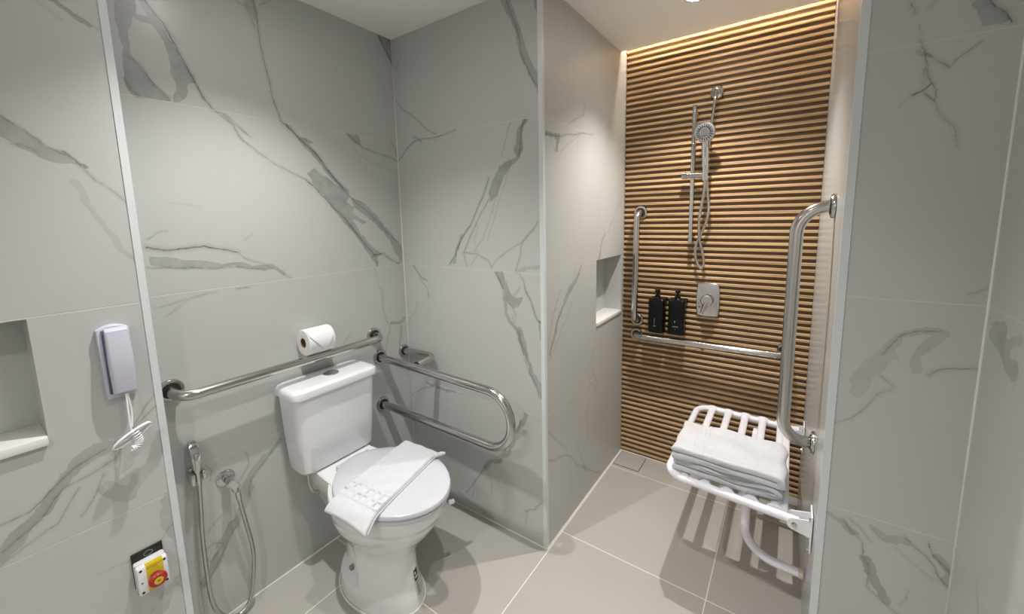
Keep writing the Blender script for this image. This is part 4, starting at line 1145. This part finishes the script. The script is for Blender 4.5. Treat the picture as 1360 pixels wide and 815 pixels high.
bm = bmesh.new(); lathe(bm, [(.0045, 0), (.0045, .002), (.003, .004), (0, .0042)], frame((1.477, .8935, .852), (0, -1, 0)), 16); tag(obj('wall_plug', bm, BRASS), 'tiny brass screw head in the slatted wall right of the mixer', 'screw')

# ------------------------------------------------------------ folding shower seat
t = thing('shower_bench', 'white slatted fold-down shower seat hinged on the right wall', 'bench', (1.73, .46, .44))
ZS = .440; ny, fy = .128, .800
bm = bmesh.new()
fp = fillet([(1.700, ny, ZS-.006), (1.283, ny+.018, ZS+.002), (1.278, fy, ZS+.002), (1.705, fy-.012, ZS-.004)], [0, .065, .075, 0], 12)
tube(bm, fp, .0145, 22, ell=(1.0, 1.0)); obj('frame', bm, WBENCH, t)
xs = [1.345+.0728*k for k in range(5)]
for x in xs:
    bm = bmesh.new(); y0 = ny+.012; y1 = fy-.004; N = 26; path = []; R_ = []
    for k in range(N+1):
        f = k/N; y = y0+(y1-y0)*f; path.append((x, y, ZS+.004-.006*math.sin(PI*f)))
        e = min(f, 1-f)*(y1-y0); R_.append(.0155+.012*max(0, 1-e/.03)**2)
    tube(bm, path, R_, 18, ell=(1.0, .62), up=(0, 0, 1)); obj('slat', bm, WBENCH, t)
bm = bmesh.new(); box(bm, 1.648, 1.672, ny+.01, fy-.01, ZS-.008, ZS+.008, .007, 3); obj('slat', bm, WBENCH, t)
# hinge brackets
for y, s in ((ny+.006, 1), (fy-.030, 1)):
    bm = bmesh.new()
    M = frame((1.688, y-.022, ZS-.010), (0, 1, 0), (1, 0, 0))
    def ear(z0):
        out = []
        for k in range(13): a = PI/2+PI*k/12; out.append((0+.020*math.cos(a), .020*math.sin(a)))
        out += [(.0425, -.030), (.0425, .030)]
        prism(bm, out, z0, z0+.004, M)
    ear(0); hb = obj('hinge_bracket', bm, WBENCH, t)
    bm = bmesh.new(); ear(.042); obj('hinge_bracket', bm, WBENCH, t)
    bm = bmesh.new(); xw = XR0+(XR1-XR0)*y/YW; box(bm, xw-.007, xw-.002, y-.034, y+.036, ZS-.085, ZS+.040, .001); obj('wall_plate', bm, WBENCH, hb)
    bm = bmesh.new(); lathe(bm, [(.0085, -.003), (.0085, .003), (.006, .006), (0, .006)], frame((1.688, y-.0225, ZS-.010), (0, -1, 0)), 6); obj('bolt', bm, CHROME, hb, smooth=False)
    for dz in (.026, -.072):
        bm = bmesh.new(); lathe(bm, [(.007, 0), (.006, .005), (0, .006)], frame((xw-.007, y-.027, ZS+dz), (-1, 0, 0)), 6); obj('bolt', bm, CHROME, hb, smooth=False)
# support struts
for y in (.262, .690):
    bm = bmesh.new(); tube(bm, fillet([(1.545, y-.02, ZS-.006), (1.545, y, .155), (1.722, y, .148)], .11, 14), .0155, 20); obj('support_leg', bm, WBENCH, t)
    bm = bmesh.new(); tube(bm, [(1.716, y, .148), (1.730, y, .148)], .0172, 20); obj('rubber_foot', bm, simple('cream_rubber', (.66, .60, .50), .6), t)
bm = bmesh.new(); box(bm, 1.53, 1.56, .20, .72, ZS-.020, ZS-.008, .004); obj('cross_member', bm, WBENCH, t)

# bath towels
def folded_towel(name, label, x0, x1, y0, y1, z0, th, seed, layers=2, skew=0):
    """towel folded over on itself: an S-path cross-section (x, z) carried along y"""
    t = thing(name, label, 'towel', ((x0+x1)/2, (y0+y1)/2, z0), 'bath towels on the shower seat')
    rnd = random.Random(seed); ph = [rnd.uniform(0, 6.28) for _ in range(8)]
    # centre line of the cloth
    path = []; lay = []
    r = th/2
    n = 110
    for L in range(layers):
        z = z0+th/2+L*th
        xa, xb = (x0+r, x1-r) if L % 2 == 0 else (x1-r, x0+r)
        for k in range(n+1): path.append((xa+(xb-xa)*k/n, z))
        if L < layers-1:
            cx = xb; sgn = 1 if xb > xa else -1
            for k in range(1, 8):
                a = -PI/2+PI*k/8; path.append((cx+sgn*r*math.cos(a), z+r+r*math.sin(a)))
    bm = bmesh.new(); NY = 90
    outl = []
    P = [Vector((a, b)) for a, b in path]
    off = th*.47
    up_, dn = [], []
    for i in range(len(P)):
        tg = (P[min(i+1, len(P)-1)]-P[max(i-1, 0)]).normalized(); nn = Vector((-tg.y, tg.x))
        up_.append(P[i]+nn*off); dn.append(P[i]-nn*off)
    def cap(c, tg):
        nn = Vector((-tg.y, tg.x)); return [c+nn*off*math.cos(a)+tg*off*math.sin(a) for a in [PI*k/6 for k in range(1, 6)]]
    tg_end = (P[-1]-P[-2]).normalized(); tg_st = (P[0]-P[1]).normalized()
    outline = up_+cap(P[-1], tg_end)+dn[::-1]+cap(P[0], tg_st)
    rings = []
    for j in range(NY+1):
        f = j/NY; e = min(f, 1-f)*(y1-y0); pin = 1-.45*max(0, 1-e/.007)**2
        ring = []
        for i, q in enumerate(outline):
            li = (q.y-z0)/th
            yy = y0+(y1-y0)*f+.004*math.sin(9*q.x*3+ph[0]+li)*(1-2*f)+.003*math.sin(37*q.x+ph[1]+2*li)+skew*(q.x-x0)
            cz = z0+th*(min(layers-1, max(0, math.floor(li)))+.5)
            z = cz+(q.y-cz)*pin+.0022*math.sin(14*q.x+ph[2]+11*f)*(li > .2)+.0014*math.sin(41*q.x+ph[3]+5*f+li)*(li > .2)
            if layers-1 <= li-.55 and seed == 8:
                dx = q.x-1.383; fy_ = (f*8) % 1
                if abs(abs(dx)-.017) < .0022: z += .0016
                elif abs(dx) < .0145: z += (.0012 if .2 < fy_ < .8 and abs(dx) < .010 else -.0008)
            x = q.x+.003*math.sin(12*f+ph[4]+3*li)
            ring.append((x, yy, z))
        rings.append(ring)
    loft(bm, rings); obj('cloth', bm, TERRY, t, sharp=0)
    return t
ZT = ZS+.0135
folded_towel('bath_towel', 'white bath towel folded flat, at the bottom of the pile on the shower seat', 1.300, 1.640, .158, .392, ZT+.001, .0235, 3)
folded_towel('bath_towel', 'white bath towel folded flat, on top of the pile on the shower seat', 1.296, 1.650, .150, .388, ZT+.050, .0255, 8)

CAMV = [530.68964, 689.57767, 360.52893, 0.60165, -0.13163, -0.01931, 1.14931, -0.94279]
EXPOSURE = 0.04

# ------------------------------------------------------------ camera, world, view
def cam_setup():
    S = 1.42
    f, cx, cy, yaw, pit, rol, px, py = CAMV
    cp, sp, cyw, syw = math.cos(pit), math.sin(pit), math.cos(yaw), math.sin(yaw)
    fwd = Vector((-syw*cp, cyw*cp, sp)); right = Vector((cyw, syw, 0)); up = right.cross(fwd)
    r = right*math.cos(rol)+up*math.sin(rol); u = up*math.cos(rol)-right*math.sin(rol)
    cd = bpy.data.cameras.new('camera'); co = bpy.data.objects.new('camera', cd); COL.objects.link(co)
    M = Matrix(((r.x, u.x, -fwd.x, px*S), (r.y, u.y, -fwd.y, py*S), (r.z, u.z, -fwd.z, S), (0, 0, 0, 1)))
    co.matrix_world = M
    cd.sensor_width = 36; cd.lens = f/1360*36; cd.shift_x = (680-cx)/1360; cd.shift_y = (cy-407.5)/1360; cd.clip_start = .02
    SC.camera = co
cam_setup()
w = bpy.data.worlds.new('world'); SC.world = w; w.use_nodes = True
w.node_tree.nodes['Background'].inputs[0].default_value = (.6, .62, .65, 1); w.node_tree.nodes['Background'].inputs[1].default_value = .3
SC.view_settings.view_transform = 'Standard'; SC.view_settings.look = 'None'; SC.view_settings.gamma = 1
SC.view_settings.use_curve_mapping = False; SC.view_settings.exposure = EXPOSURE
